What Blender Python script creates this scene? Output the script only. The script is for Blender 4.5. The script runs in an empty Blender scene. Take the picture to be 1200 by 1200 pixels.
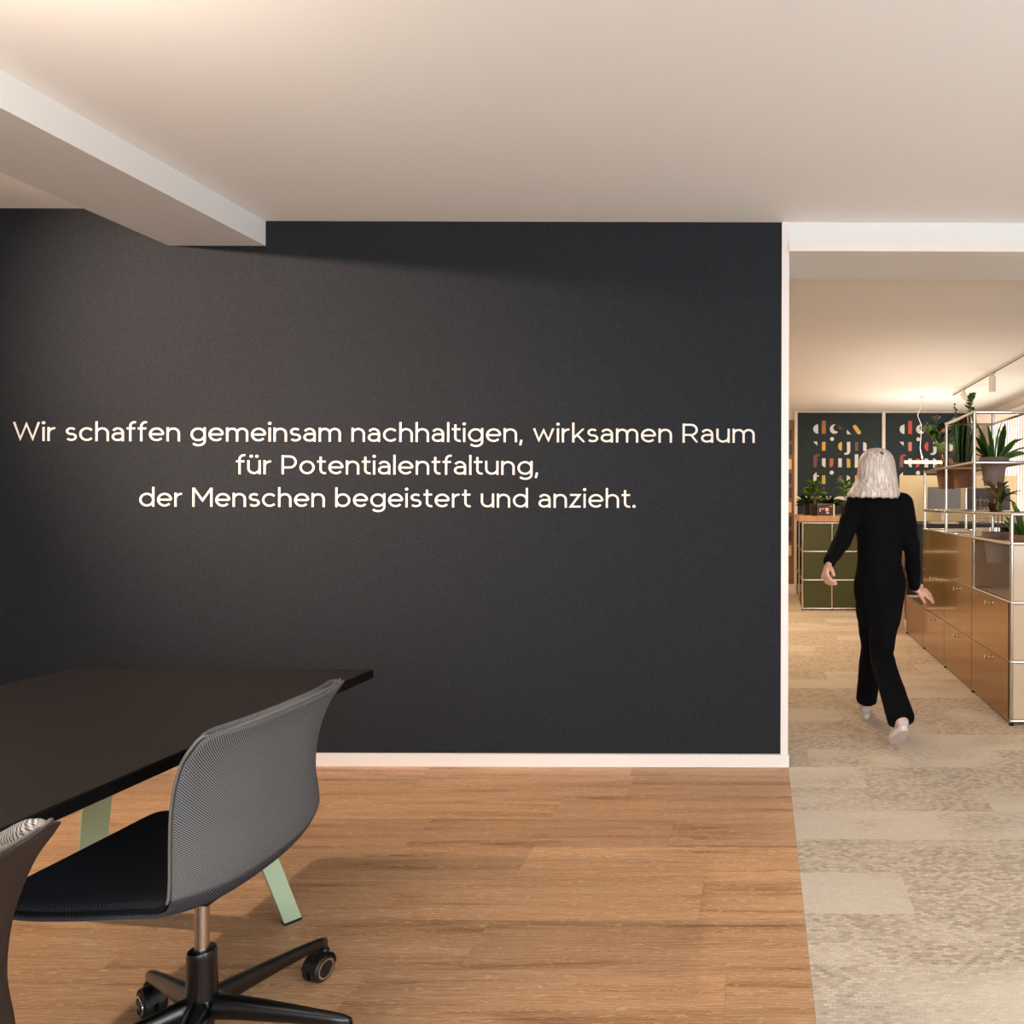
import bpy, bmesh, math, random
from math import pi, sin, cos, radians
from mathutils import Vector, Matrix, noise

random.seed(7)
C = bpy.context.scene.collection
scene = bpy.context.scene

# ---------------------------------------------------------------- camera
F_PX = 825.0
cam_data = bpy.data.cameras.new('camera')
cam = bpy.data.objects.new('camera', cam_data)
C.objects.link(cam)
cam_data.sensor_width = 36.0
cam_data.sensor_fit = 'HORIZONTAL'
cam_data.lens = 36.0 * F_PX / 1200.0
cam_data.shift_x = -(891 - 600) / 1200.0
cam_data.shift_y = -(600 - 590) / 1200.0
cam_data.clip_start = 0.02
cam.matrix_world = Matrix.Translation((0, 0, 1.31)) @ Matrix.Rotation(radians(90), 4, 'X') @ Matrix.Rotation(radians(0.15), 4, 'Z')
scene.camera = cam

# ---------------------------------------------------------------- world, exposure
scene.view_settings.view_transform = 'Standard'
scene.view_settings.look = 'None'
scene.view_settings.gamma = 1.0
scene.view_settings.use_curve_mapping = False
scene.view_settings.exposure = 0.33
w = bpy.data.worlds.new('world'); scene.world = w; w.use_nodes = True
w.node_tree.nodes['Background'].inputs[0].default_value = (0.62, 0.75, 0.95, 1)
w.node_tree.nodes['Background'].inputs[1].default_value = 0.35

# ---------------------------------------------------------------- lights
def area(name, loc, target, sx, sy, power, col, spread=180):
    l = bpy.data.lights.new(name, 'AREA'); l.shape = 'RECTANGLE'; l.size = sx; l.size_y = sy
    l.energy = power; l.color = col; l.spread = radians(spread)
    o = bpy.data.objects.new(name, l); C.objects.link(o); o.location = loc
    o.rotation_euler = (Vector(target) - Vector(loc)).to_track_quat('-Z', 'Y').to_euler()
    return o
def spot(name, loc, target, angle, blend, power, col, r=0.04):
    l = bpy.data.lights.new(name, 'SPOT'); l.spot_size = radians(angle); l.spot_blend = blend
    l.energy = power; l.color = col; l.shadow_soft_size = r
    o = bpy.data.objects.new(name, l); C.objects.link(o); o.location = loc
    o.rotation_euler = (Vector(target) - Vector(loc)).to_track_quat('-Z', 'Y').to_euler()
    return o
DAY = (0.80, 0.90, 1.0)
WARM = (1.0, 0.84, 0.68)
WARM2 = (1.0, 0.72, 0.46)
# daylight through the windows of the right wall and the wall behind the camera
area('daylight_right', (3.2, -0.6, 1.55), (0, -0.3, 1.6), 2.6, 1.9, 100, DAY)
area('daylight_rear', (0.6, -2.9, 1.6), (0.6, 0, 1.55), 4.2, 1.8, 95, (0.88, 0.94, 1.0))
area('daylight_back_room', (3.16, 8.6, 1.6), (0, 8.6, 1.5), 2.6, 1.7, 16, (1.0, 0.96, 0.9))
# spotlight washing the dark wall and floor from the ceiling left of the beam
spot('wall_spot', (-3.95, 1.2, 2.68), (-2.45, 3.5, 1.98), 64, 1.0, 640, (1.0, 0.76, 0.58), 0.03)
spot('table_spot', (-4.3, 1.9, 2.66), (-1.3, 2.4, 0.0), 85, 0.8, 230, WARM, 0.03)
# up and down light of the linear lamp over the table (out of frame)
area('table_lamp_up', (-1.9, 0.7, 2.16), (-1.9, 0.701, 3.0), 0.10, 1.3, 42, WARM)
# back room
area('office_fill_down', (-0.4, 7.2, 2.6), (-0.4, 7.21, 0), 1.4, 3.0, 72, WARM2)  # stands in for unseen ceiling lighting, no fixture modelled
area('office_fill_up', (1.7, 7.6, 1.75), (1.7, 7.61, 3), 1.6, 3.6, 12, WARM)  # added upward fill that brightens the ceiling, no lamp hangs here

# ---------------------------------------------------------------- helpers
def lin(h):
    h = h.lstrip('#'); out = []
    for i in (0, 2, 4):
        c = int(h[i:i+2], 16) / 255.0
        out.append(c / 12.92 if c <= 0.04045 else ((c + 0.055) / 1.055) ** 2.4)
    return (out[0], out[1], out[2], 1.0)

def mat(name, color, rough=0.5, metal=0.0, coat=0.0, spec=0.5, bump=None, vary=None, emit=None, trans=0.0):
    """procedural principled; vary=(scale, second colour) adds noise mottling; bump=(scale, strength)"""
    m = bpy.data.materials.new(name); m.use_nodes = True
    nt = m.node_tree; b = nt.nodes['Principled BSDF']
    col = lin(color) if isinstance(color, str) else color
    b.inputs['Base Color'].default_value = col
    b.inputs['Roughness'].default_value = rough; b.inputs['Metallic'].default_value = metal
    b.inputs['Coat Weight'].default_value = coat; b.inputs['Specular IOR Level'].default_value = spec
    b.inputs['Transmission Weight'].default_value = trans
    tc = nt.nodes.new('ShaderNodeTexCoord')
    if vary:
        n = nt.nodes.new('ShaderNodeTexNoise'); n.inputs['Scale'].default_value = vary[0]; n.inputs['Detail'].default_value = 4
        r = nt.nodes.new('ShaderNodeValToRGB'); r.color_ramp.elements[0].position = 0.3; r.color_ramp.elements[1].position = 0.7
        r.color_ramp.elements[0].color = col
        r.color_ramp.elements[1].color = lin(vary[1])
        nt.links.new(tc.outputs['Object'], n.inputs['Vector']); nt.links.new(n.outputs['Fac'], r.inputs['Fac'])
        nt.links.new(r.outputs['Color'], b.inputs['Base Color'])
    if bump:
        n = nt.nodes.new('ShaderNodeTexNoise'); n.inputs['Scale'].default_value = bump[0]; n.inputs['Detail'].default_value = 3
        bp = nt.nodes.new('ShaderNodeBump'); bp.inputs['Strength'].default_value = bump[1]; bp.inputs['Distance'].default_value = 0.002
        nt.links.new(tc.outputs['Object'], n.inputs['Vector']); nt.links.new(n.outputs['Fac'], bp.inputs['Height'])
        nt.links.new(bp.outputs['Normal'], b.inputs['Normal'])
    if emit:
        b.inputs['Emission Color'].default_value = lin(emit[0]); b.inputs['Emission Strength'].default_value = emit[1]
    return m

def obj(name, bm, m, parent=None, smooth=False, bevel=0.0):
    if bevel:
        bmesh.ops.bevel(bm, geom=[e for e in bm.edges if e.calc_face_angle(0) > 0.6], offset=bevel, segments=2, profile=0.6, affect='EDGES')
    me = bpy.data.meshes.new(name)
    bmesh.ops.recalc_face_normals(bm, faces=bm.faces)
    bm.to_mesh(me); bm.free()
    if smooth:
        for p in me.polygons: p.use_smooth = True
        if smooth != 'all':
            try: me.set_sharp_from_angle(angle=radians(40))
            except Exception: pass
    me.materials.append(m)
    o = bpy.data.objects.new(name, me); C.objects.link(o)
    if parent: o.parent = parent
    return o

def tag(o, label=None, cat=None, group=None, kind=None):
    if label: o['label'] = label
    if cat: o['category'] = cat
    if group: o['group'] = group
    if kind: o['kind'] = kind
    return o

def thing(name, label, cat, loc=(0, 0, 0), rz=0.0, group=None):
    o = bpy.data.objects.new(name, None); C.objects.link(o)
    o.empty_display_size = 0.1
    o.location = loc; o.rotation_euler = (0, 0, rz)
    return tag(o, label, cat, group)

def box(bm, x0, x1, y0, y1, z0, z1):
    vs = [bm.verts.new(p) for p in ((x0,y0,z0),(x1,y0,z0),(x1,y1,z0),(x0,y1,z0),(x0,y0,z1),(x1,y0,z1),(x1,y1,z1),(x0,y1,z1))]
    for f in ((0,3,2,1),(4,5,6,7),(0,1,5,4),(1,2,6,5),(2,3,7,6),(3,0,4,7)):
        bm.faces.new([vs[i] for i in f])
    return vs
def boxo(name, b, m, parent=None, bevel=0.0, smooth=False):
    bm = bmesh.new(); box(bm, *b); return obj(name, bm, m, parent, smooth=smooth, bevel=bevel)

def tube(bm, p0, p1, r0, r1=None, seg=12, cap=True):
    p0, p1 = Vector(p0), Vector(p1); r1 = r0 if r1 is None else r1
    q = (p1 - p0).to_track_quat('Z', 'Y')
    a, b = [], []
    for i in range(seg):
        t = 2 * pi * i / seg; d = Vector((cos(t), sin(t), 0))
        a.append(bm.verts.new(p0 + q @ (d * r0))); b.append(bm.verts.new(p1 + q @ (d * r1)))
    for i in range(seg):
        j = (i + 1) % seg; bm.faces.new((a[i], a[j], b[j], b[i]))
    if cap: bm.faces.new(a[::-1]); bm.faces.new(b)

def sweep(bm, pts, rad, seg=8, closed=False, ry=None):
    """tube along a polyline; rad number or list"""
    pts = [Vector(p) for p in pts]; n = len(pts); rings = []
    up = Vector((0, 0, 1)); prev = None
    for i, p in enumerate(pts):
        a = pts[(i - 1) % n] if (closed or i > 0) else p
        b = pts[(i + 1) % n] if (closed or i < n - 1) else p
        t = (b - a).normalized()
        if prev is None:
            s = t.cross(up)
            if s.length < 1e-3: s = t.cross(Vector((1, 0, 0)))
            s.normalize()
        else:
            s = (prev - t * prev.dot(t)).normalized()
        prev = s; v = t.cross(s)
        r = rad[i] if isinstance(rad, (list, tuple)) else rad
        rings.append([bm.verts.new(p + s * (cos(2*pi*k/seg) * r) + v * (sin(2*pi*k/seg) * (ry * r if ry else r))) for k in range(seg)])
    m = n if closed else n - 1
    for i in range(m):
        A, B = rings[i], rings[(i + 1) % n]
        for k in range(seg):
            l = (k + 1) % seg; bm.faces.new((A[k], A[l], B[l], B[k]))
    if not closed: bm.faces.new(rings[0][::-1]); bm.faces.new(rings[-1])

def lathe(bm, prof, c=(0, 0, 0), seg=28, axis='Z'):
    c = Vector(c); rings = []
    for r, z in prof:
        if r < 1e-5: rings.append([bm.verts.new(c + Vector((0, 0, z)))])
        else: rings.append([bm.verts.new(c + Vector((r*cos(2*pi*i/seg), r*sin(2*pi*i/seg), z))) for i in range(seg)])
    for A, B in zip(rings, rings[1:]):
        if len(A) == 1 and len(B) == 1: continue
        for i in range(seg):
            j = (i + 1) % seg
            if len(A) == 1: bm.faces.new((A[0], B[i], B[j]))
            elif len(B) == 1: bm.faces.new((A[i], A[j], B[0]))
            else: bm.faces.new((A[i], A[j], B[j], B[i]))

def prism(bm, pts, z0, z1, fn=lambda x, y, z: (x, y, z)):
    a = [bm.verts.new(fn(x, y, z0)) for x, y in pts]; b = [bm.verts.new(fn(x, y, z1)) for x, y in pts]
    n = len(pts)
    bm.faces.new(a[::-1]); bm.faces.new(b)
    for i in range(n):
        j = (i + 1) % n; bm.faces.new((a[i], a[j], b[j], b[i]))

def copy_tree(o, parent=None):
    c = o.copy(); C.objects.link(c)
    if parent: c.parent = parent
    for ch in [x for x in bpy.data.objects if x.parent == o]: copy_tree(ch, c)
    return c

# ---------------------------------------------------------------- materials
M = {}
M['ceiling'] = mat('ceiling_plaster', '#F1EEEB', 0.9, bump=(6, 0.25), spec=0.2)
M['white_paint'] = mat('white_paint', '#DCDAD7', 0.55, spec=0.3)
M['white_trim'] = mat('white_trim', '#E0D8D2', 0.45)
M['cream_wall'] = mat('cream_wall', '#E6DCCB', 0.9)
M['teal_wall'] = mat('teal_wall', '#1F2C30', 0.8)
M['chrome'] = mat('chrome', '#DAD6D0', 0.12, metal=1.0)
M['steel'] = mat('satin_steel', '#B9AFA4', 0.25, metal=1.0)
M['black_metal'] = mat('black_metal', '#060709', 0.28, metal=0.0, coat=0.25, spec=0.45)
M['black_plastic'] = mat('black_plastic', '#08080A', 0.4)
M['wheel'] = mat('black_rubber', '#0A0A0B', 0.5)
M['sage'] = mat('sage_lacquer', '#A9BC9A', 0.45, spec=0.4)
M['table_top'] = mat('dark_brown_laminate', '#110C0A', 0.45, spec=0.28, bump=(400, 0.15))
M['table_edge'] = mat('black_table_edge', '#030303', 0.6, spec=0.15)
M['bronze'] = mat('bronze_lacquer', '#A47A4A', 0.14, metal=0.7, coat=0.25, spec=0.5)
M['beige_lacquer'] = mat('beige_lacquer', '#C6AE90', 0.3, coat=0.2)
M['green_lacquer'] = mat('olive_lacquer', '#4A4C10', 0.5, coat=0.0, vary=(2.0, '#41430F'))
M['oak'] = mat('oak_top', '#C89A6C', 0.4, vary=(9, '#B98657'))
M['terracotta'] = mat('brown_clay', '#8B786D', 0.8, bump=(80, 0.2), vary=(12, '#716056'))
M['terracotta_red'] = mat('red_brown_clay', '#8C654C', 0.75, bump=(80, 0.2), vary=(12, '#6E4A34'))
M['soil'] = mat('soil', '#2A1D15', 0.95, bump=(60, 0.8))
M['leaf_dark'] = mat('dark_leaf', '#35592B', 0.4, coat=0.15, vary=(14, '#4A7A38'))
M['leaf_mid'] = mat('fresh_leaf', '#4D7A26', 0.4, coat=0.15, vary=(18, '#6C9636'))
M['leaf_pale'] = mat('pale_leaf', '#86A544', 0.45, vary=(18, '#6D8F38'))
M['leaf_deep'] = mat('deep_green_leaf', '#1F3A24', 0.55, vary=(20, '#2C5030'))
M['leaf_red'] = mat('red_brown_leaf', '#8E5A40', 0.4, vary=(16, '#6E8240'))
M['stem'] = mat('woody_stem', '#7A6A3E', 0.7)
M['screen_felt'] = mat('beige_felt', '#DAC69E', 0.95, bump=(200, 0.2))
M['grey_back'] = mat('grey_monitor_back', '#7C7E80', 0.5)
M['dark_back'] = mat('dark_monitor_back', '#38343A', 0.5)
M['desk_black'] = mat('black_desk', '#100F0F', 0.5)
M['brown_box'] = mat('brown_drawer_lacquer', '#7A5A40', 0.35, coat=0.2)
M['birch'] = mat('light_birch', '#DDC2A2', 0.5, vary=(10, '#D2B490'))
M['lamp_body'] = mat('cream_lamp_body', '#E3D8C4', 0.45)
M['track_dark'] = mat('track_conductor', '#3A342C', 0.5)
M['glow'] = mat('lamp_diffuser', '#FFF2DC', 0.5, emit=('#FFDDB0', 9.0))
M['sky_pane'] = mat('bright_window_pane', '#E8F0F8', 0.3, emit=('#EEF4FF', 0.95))
M['slat'] = mat('cream_blind_slat', '#EFE3CB', 0.8)
M['skin'] = mat('skin', '#D9A48A', 0.55)
M['hair_dark'] = mat('brown_hair_root', '#7A5648', 0.6)
M['knit'] = mat('black_knit', '#060608', 0.9, bump=(260, 0.4), spec=0.12)
M['trouser'] = mat('black_trouser_cloth', '#050507', 0.9, bump=(180, 0.3), spec=0.12)
M['shoe'] = mat('pale_grey_shoe', '#B9ACA5', 0.6)
M['shoe_sole'] = mat('off_white_sole', '#CFC4BE', 0.6)
M['eye'] = mat('eye', '#F2F0EC', 0.2)
M['iris'] = mat('iris', '#39506A', 0.2)
M['lip'] = mat('lip', '#B0605A', 0.5)
M['text'] = mat('pale_vinyl_lettering', '#E6D8CE', 0.6)
M['card'] = mat('dark_brown_print', '#3A2420', 0.5)
M['photo_pale'] = mat('pale_print', '#D9BFB0', 0.5)
M['paper'] = mat('white_paper', '#EDE8E0', 0.6)
M['binder'] = mat('grey_binder', '#77797C', 0.6)
M['oak_dark'] = mat('dark_oak', '#8E5F3A', 0.5, vary=(8, '#7A4F30'))
M['blue_print'] = mat('blue_print', '#3F6886', 0.6)
def print_mat(h): 
    k = 'print_' + h
    if k not in M: M[k] = mat('print_colour', h, 0.6)
    return M[k]
g = bpy.data.materials.new('clear_glass'); g.use_nodes = True
gb = g.node_tree.nodes['Principled BSDF']; gb.inputs['Base Color'].default_value = (0.9, 0.92, 0.9, 1); gb.inputs['Roughness'].default_value = 0.03
gb.inputs['Transmission Weight'].default_value = 0.0; gb.inputs['Alpha'].default_value = 0.07; gb.inputs['Specular IOR Level'].default_value = 0.4
M['glass'] = g

def wood_floor():
    m = bpy.data.materials.new('oak_plank'); m.use_nodes = True; nt = m.node_tree; b = nt.nodes['Principled BSDF']
    tc = nt.nodes.new('ShaderNodeTexCoord'); oi = nt.nodes.new('ShaderNodeObjectInfo')
    cx = nt.nodes.new('ShaderNodeCombineXYZ'); mu = nt.nodes.new('ShaderNodeMath'); mu.operation = 'MULTIPLY'; mu.inputs[1].default_value = 37.0
    nt.links.new(oi.outputs['Random'], mu.inputs[0]); nt.links.new(mu.outputs[0], cx.inputs[2]); nt.links.new(mu.outputs[0], cx.inputs[0])
    add = nt.nodes.new('ShaderNodeVectorMath'); add.operation = 'ADD'
    nt.links.new(tc.outputs['Object'], add.inputs[0]); nt.links.new(cx.outputs[0], add.inputs[1])
    def noise_(scl, rough, sx, sy, dist=0.0, detail=6):
        mp = nt.nodes.new('ShaderNodeMapping'); mp.inputs['Scale'].default_value = (sx, sy, 1)
        n = nt.nodes.new('ShaderNodeTexNoise'); n.inputs['Scale'].default_value = scl; n.inputs['Detail'].default_value = detail
        n.inputs['Roughness'].default_value = rough; n.inputs['Distortion'].default_value = dist
        nt.links.new(add.outputs[0], mp.inputs[0]); nt.links.new(mp.outputs[0], n.inputs['Vector']); return n
    broad = noise_(1.0, 0.55, 1.1, 19.0, 0.5)
    fine = noise_(1.0, 0.6, 7.0, 130.0, 0.2)
    mp = nt.nodes.new('ShaderNodeMapping'); mp.inputs['Scale'].default_value = (0.9, 8.0, 1)
    wv = nt.nodes.new('ShaderNodeTexWave'); wv.bands_direction = 'Y'; wv.inputs['Scale'].default_value = 3.4; wv.inputs['Distortion'].default_value = 14.0
    wv.inputs['Detail'].default_value = 3; wv.inputs['Detail Scale'].default_value = 0.8
    nt.links.new(add.outputs[0], mp.inputs[0]); nt.links.new(mp.outputs[0], wv.inputs['Vector'])
    r1 = nt.nodes.new('ShaderNodeValToRGB')
    e = r1.color_ramp.elements; e[0].position = 0.28; e[0].color = lin('#8C5F3C'); e[1].position = 0.62; e[1].color = lin('#D0A077')
    e2 = r1.color_ramp.elements.new(0.44); e2.color = lin('#C29268')
    nt.links.new(broad.outputs['Fac'], r1.inputs['Fac'])
    mx = nt.nodes.new('ShaderNodeMixRGB'); mx.blend_type = 'MULTIPLY'; mx.inputs['Fac'].default_value = 0.42
    r2 = nt.nodes.new('ShaderNodeValToRGB'); r2.color_ramp.elements[0].position = 0.35; r2.color_ramp.elements[0].color = (0.62, 0.56, 0.5, 1); r2.color_ramp.elements[1].position = 0.6; r2.color_ramp.elements[1].color = (1, 1, 1, 1)
    nt.links.new(fine.outputs['Fac'], r2.inputs['Fac']); nt.links.new(r1.outputs['Color'], mx.inputs[1]); nt.links.new(r2.outputs['Color'], mx.inputs[2])
    mx2 = nt.nodes.new('ShaderNodeMixRGB'); mx2.blend_type = 'MULTIPLY'; mx2.inputs['Fac'].default_value = 0.5
    r3 = nt.nodes.new('ShaderNodeValToRGB'); r3.color_ramp.elements[0].color = (0.66, 0.6, 0.54, 1); r3.color_ramp.elements[1].position = 0.35; r3.color_ramp.elements[1].color = (1, 1, 1, 1)
    nt.links.new(wv.outputs['Fac'], r3.inputs['Fac']); nt.links.new(mx.outputs[0], mx2.inputs[1]); nt.links.new(r3.outputs['Color'], mx2.inputs[2])
    fl = nt.nodes.new('ShaderNodeValToRGB'); fl.color_ramp.elements[0].position = 0.80; fl.color_ramp.elements[0].color = (0, 0, 0, 1); fl.color_ramp.elements[1].position = 0.95; fl.color_ramp.elements[1].color = (0.5, 0.5, 0.5, 1)
    mpf = nt.nodes.new('ShaderNodeMapping'); mpf.inputs['Scale'].default_value = (1.6, 7.0, 1); wf_ = nt.nodes.new('ShaderNodeTexWave'); wf_.bands_direction = 'Y'
    wf_.inputs['Scale'].default_value = 5.0; wf_.inputs['Distortion'].default_value = 16.0; wf_.inputs['Detail'].default_value = 4; wf_.inputs['Detail Scale'].default_value = 1.2
    nt.links.new(add.outputs[0], mpf.inputs[0]); nt.links.new(mpf.outputs[0], wf_.inputs['Vector']); nt.links.new(wf_.outputs['Fac'], fl.inputs['Fac'])
    mx3 = nt.nodes.new('ShaderNodeMixRGB'); mx3.inputs[2].default_value = lin('#E2C29C')
    nt.links.new(fl.outputs['Color'], mx3.inputs['Fac']); nt.links.new(mx2.outputs[0], mx3.inputs[1]); mx2 = mx3
    hsv = nt.nodes.new('ShaderNodeHueSaturation')
    mr = nt.nodes.new('ShaderNodeMapRange'); mr.inputs['To Min'].default_value = 0.76; mr.inputs['To Max'].default_value = 1.02
    nt.links.new(oi.outputs['Random'], mr.inputs['Value']); nt.links.new(mr.outputs[0], hsv.inputs['Value']); nt.links.new(mx2.outputs[0], hsv.inputs['Color'])
    nt.links.new(hsv.outputs[0], b.inputs['Base Color'])
    b.inputs['Roughness'].default_value = 0.42; b.inputs['Specular IOR Level'].default_value = 0.35
    bp = nt.nodes.new('ShaderNodeBump'); bp.inputs['Strength'].default_value = 0.12; bp.inputs['Distance'].default_value = 0.001
    nt.links.new(fine.outputs['Fac'], bp.inputs['Height']); nt.links.new(bp.outputs['Normal'], b.inputs['Normal'])
    return m
M['plank'] = wood_floor()

def carpet_mat():
    m = bpy.data.materials.new('beige_carpet'); m.use_nodes = True; nt = m.node_tree; b = nt.nodes['Principled BSDF']
    geo = nt.nodes.new('ShaderNodeNewGeometry'); oi = nt.nodes.new('ShaderNodeObjectInfo')
    br = nt.nodes.new('ShaderNodeTexBrick'); br.inputs['Scale'].default_value = 1.0
    br.inputs['Brick Width'].default_value = 0.024; br.inputs['Row Height'].default_value = 0.011; br.inputs['Mortar Size'].default_value = 0.0028
    br.inputs['Mortar Smooth'].default_value = 0.6
    br.inputs['Color1'].default_value = (1, 1, 1, 1); br.inputs['Color2'].default_value = (0.15, 0.15, 0.15, 1); br.inputs['Mortar'].default_value = (0.5, 0.5, 0.5, 1)
    nz = nt.nodes.new('ShaderNodeTexNoise'); nz.inputs['Scale'].default_value = 60
    nt.links.new(geo.outputs['Position'], nz.inputs['Vector'])
    mixv = nt.nodes.new('ShaderNodeMixRGB'); mixv.blend_type = 'LINEAR_LIGHT'; mixv.inputs['Fac'].default_value = 0.006
    nt.links.new(geo.outputs['Position'], mixv.inputs[1]); nt.links.new(nz.outputs['Color'], mixv.inputs[2])
    nt.links.new(mixv.outputs[0], br.inputs['Vector'])
    # block mask: where the loop pattern shows strongly
    cxr = nt.nodes.new('ShaderNodeCombineXYZ'); mm = nt.nodes.new('ShaderNodeMath'); mm.operation = 'MULTIPLY'; mm.inputs[1].default_value = 19
    nt.links.new(oi.outputs['Random'], mm.inputs[0]); nt.links.new(mm.outputs[0], cxr.inputs[0]); nt.links.new(mm.outputs[0], cxr.inputs[1])
    ad = nt.nodes.new('ShaderNodeVectorMath'); ad.operation = 'ADD'; nt.links.new(geo.outputs['Position'], ad.inputs[0]); nt.links.new(cxr.outputs[0], ad.inputs[1])
    mp = nt.nodes.new('ShaderNodeMapping'); mp.inputs['Scale'].default_value = (2.2, 4.0, 1); nt.links.new(ad.outputs[0], mp.inputs[0])
    mk = nt.nodes.new('ShaderNodeTexNoise'); mk.inputs['Scale'].default_value = 1.0; mk.inputs['Detail'].default_value = 1
    nt.links.new(mp.outputs[0], mk.inputs['Vector'])
    rk = nt.nodes.new('ShaderNodeValToRGB'); rk.color_ramp.elements[0].position = 0.33; rk.color_ramp.elements[0].color = (0.22,)*3 + (1,); rk.color_ramp.elements[1].position = 0.50
    mk2 = nt.nodes.new('ShaderNodeMath'); mk2.operation = 'MULTIPLY_ADD'; mk2.inputs[1].default_value = 0.45
    nt.links.new(oi.outputs['Random'], mk2.inputs[0])
    mk3 = nt.nodes.new('ShaderNodeMath'); mk3.operation = 'MULTIPLY'; mk3.inputs[1].default_value = 0.5; nt.links.new(mk.outputs['Fac'], mk3.inputs[0])
    nt.links.new(mk3.outputs[0], mk2.inputs[2]); nt.links.new(mk2.outputs[0], rk.inputs['Fac'])
    inv = nt.nodes.new('ShaderNodeMath'); inv.operation = 'SUBTRACT'; inv.inputs[0].default_value = 1.0
    nt.links.new(br.outputs['Color'], inv.inputs[1])
    fac = nt.nodes.new('ShaderNodeMath'); fac.operation = 'MULTIPLY'
    nt.links.new(inv.outputs[0], fac.inputs[0]); nt.links.new(rk.outputs['Color'], fac.inputs[1])
    mix = nt.nodes.new('ShaderNodeMixRGB'); mix.inputs[1].default_value = lin('#CFC1AF'); mix.inputs[2].default_value = lin('#8C7961')
    nt.links.new(fac.outputs[0], mix.inputs['Fac'])
    fn = nt.nodes.new('ShaderNodeTexNoise'); fn.inputs['Scale'].default_value = 220; fn.inputs['Detail'].default_value = 2
    nt.links.new(geo.outputs['Position'], fn.inputs['Vector'])
    mf = nt.nodes.new('ShaderNodeMixRGB'); mf.blend_type = 'OVERLAY'; mf.inputs['Fac'].default_value = 0.35
    nt.links.new(mix.outputs[0], mf.inputs[1]); nt.links.new(fn.outputs['Fac'], mf.inputs[2])
    hsv = nt.nodes.new('ShaderNodeHueSaturation'); mr = nt.nodes.new('ShaderNodeMapRange'); mr.inputs['To Min'].default_value = 0.94; mr.inputs['To Max'].default_value = 1.05
    nt.links.new(oi.outputs['Random'], mr.inputs['Value']); nt.links.new(mr.outputs[0], hsv.inputs['Value']); nt.links.new(mf.outputs[0], hsv.inputs['Color'])
    nt.links.new(hsv.outputs[0], b.inputs['Base Color'])
    b.inputs['Roughness'].default_value = 0.95; b.inputs['Specular IOR Level'].default_value = 0.1
    bp = nt.nodes.new('ShaderNodeBump'); bp.inputs['Strength'].default_value = 0.5; bp.inputs['Distance'].default_value = 0.002
    ad2 = nt.nodes.new('ShaderNodeMath'); ad2.operation = 'SUBTRACT'; nt.links.new(fn.outputs['Fac'], ad2.inputs[0]); nt.links.new(fac.outputs[0], ad2.inputs[1])
    nt.links.new(ad2.outputs[0], bp.inputs['Height']); nt.links.new(bp.outputs['Normal'], b.inputs['Normal'])
    return m
M['carpet'] = carpet_mat()

def weave(name, c1, c2, per=0.0042, rough=0.9):
    """diagonal twill weave in uv metres"""
    m = bpy.data.materials.new(name); m.use_nodes = True; nt = m.node_tree; b = nt.nodes['Principled BSDF']
    uv = nt.nodes.new('ShaderNodeUVMap')
    def wave(rot, scale):
        mp = nt.nodes.new('ShaderNodeMapping'); mp.inputs['Rotation'].default_value = (0, 0, rot); nt.links.new(uv.outputs[0], mp.inputs[0])
        wv = nt.nodes.new('ShaderNodeTexWave'); wv.inputs['Scale'].default_value = scale; wv.inputs['Distortion'].default_value = 1.2; wv.inputs['Detail'].default_value = 2; wv.inputs['Detail Scale'].default_value = 1.0
        nt.links.new(mp.outputs[0], wv.inputs['Vector']); return wv
    k = 2 * pi / 20 / per
    a = wave(radians(40), k); c = wave(radians(-50), k * 1.6)
    mul = nt.nodes.new('ShaderNodeMath'); mul.operation = 'MULTIPLY_ADD'; mul.inputs[1].default_value = 0.62
    h = nt.nodes.new('ShaderNodeMath'); h.operation = 'MULTIPLY'; h.inputs[1].default_value = 0.38
    nt.links.new(c.outputs['Fac'], h.inputs[0]); nt.links.new(a.outputs['Fac'], mul.inputs[0]); nt.links.new(h.outputs[0], mul.inputs[2])
    nz = nt.nodes.new('ShaderNodeTexNoise'); nz.inputs['Scale'].default_value = 700; nz.inputs['Detail'].default_value = 1
    nt.links.new(uv.outputs[0], nz.inputs['Vector'])
    mm = nt.nodes.new('ShaderNodeMath'); mm.operation = 'MULTIPLY_ADD'; mm.inputs[1].default_value = 0.75; 
    hh = nt.nodes.new('ShaderNodeMath'); hh.operation = 'MULTIPLY'; hh.inputs[1].default_value = 0.28; nt.links.new(nz.outputs['Fac'], hh.inputs[0])
    nt.links.new(mul.outputs[0], mm.inputs[0]); nt.links.new(hh.outputs[0], mm.inputs[2])
    r = nt.nodes.new('ShaderNodeValToRGB'); r.color_ramp.elements[0].position = 0.3; r.color_ramp.elements[1].position = 0.75
    r.color_ramp.elements[0].color = lin(c1); r.color_ramp.elements[1].color = lin(c2)
    nt.links.new(mm.outputs[0], r.inputs['Fac']); nt.links.new(r.outputs['Color'], b.inputs['Base Color'])
    bp = nt.nodes.new('ShaderNodeBump'); bp.inputs['Strength'].default_value = 0.5; bp.inputs['Distance'].default_value = 0.0012
    nt.links.new(mm.outputs[0], bp.inputs['Height']); nt.links.new(bp.outputs['Normal'], b.inputs['Normal'])
    b.inputs['Roughness'].default_value = rough; b.inputs['Specular IOR Level'].default_value = 0.2
    return m
M['weave_grey'] = weave('grey_twill', '#141416', '#808081', per=0.0033)
M['weave_shaded'] = weave('shaded_twill', '#08080B', '#2A2D33')  # darker copy of the grey twill, shade under the table put into its colour
M['weave_seat_shade'] = weave('seat_shade_twill', '#0C0C10', '#4C4E54')  # dimmer twill for the seat shell, its shading put into the colour
M['weave_lit'] = weave('lit_twill', '#5C554E', '#D8CDC0')  # pale copy of the grey twill, warm lamp light put into its colour
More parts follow.
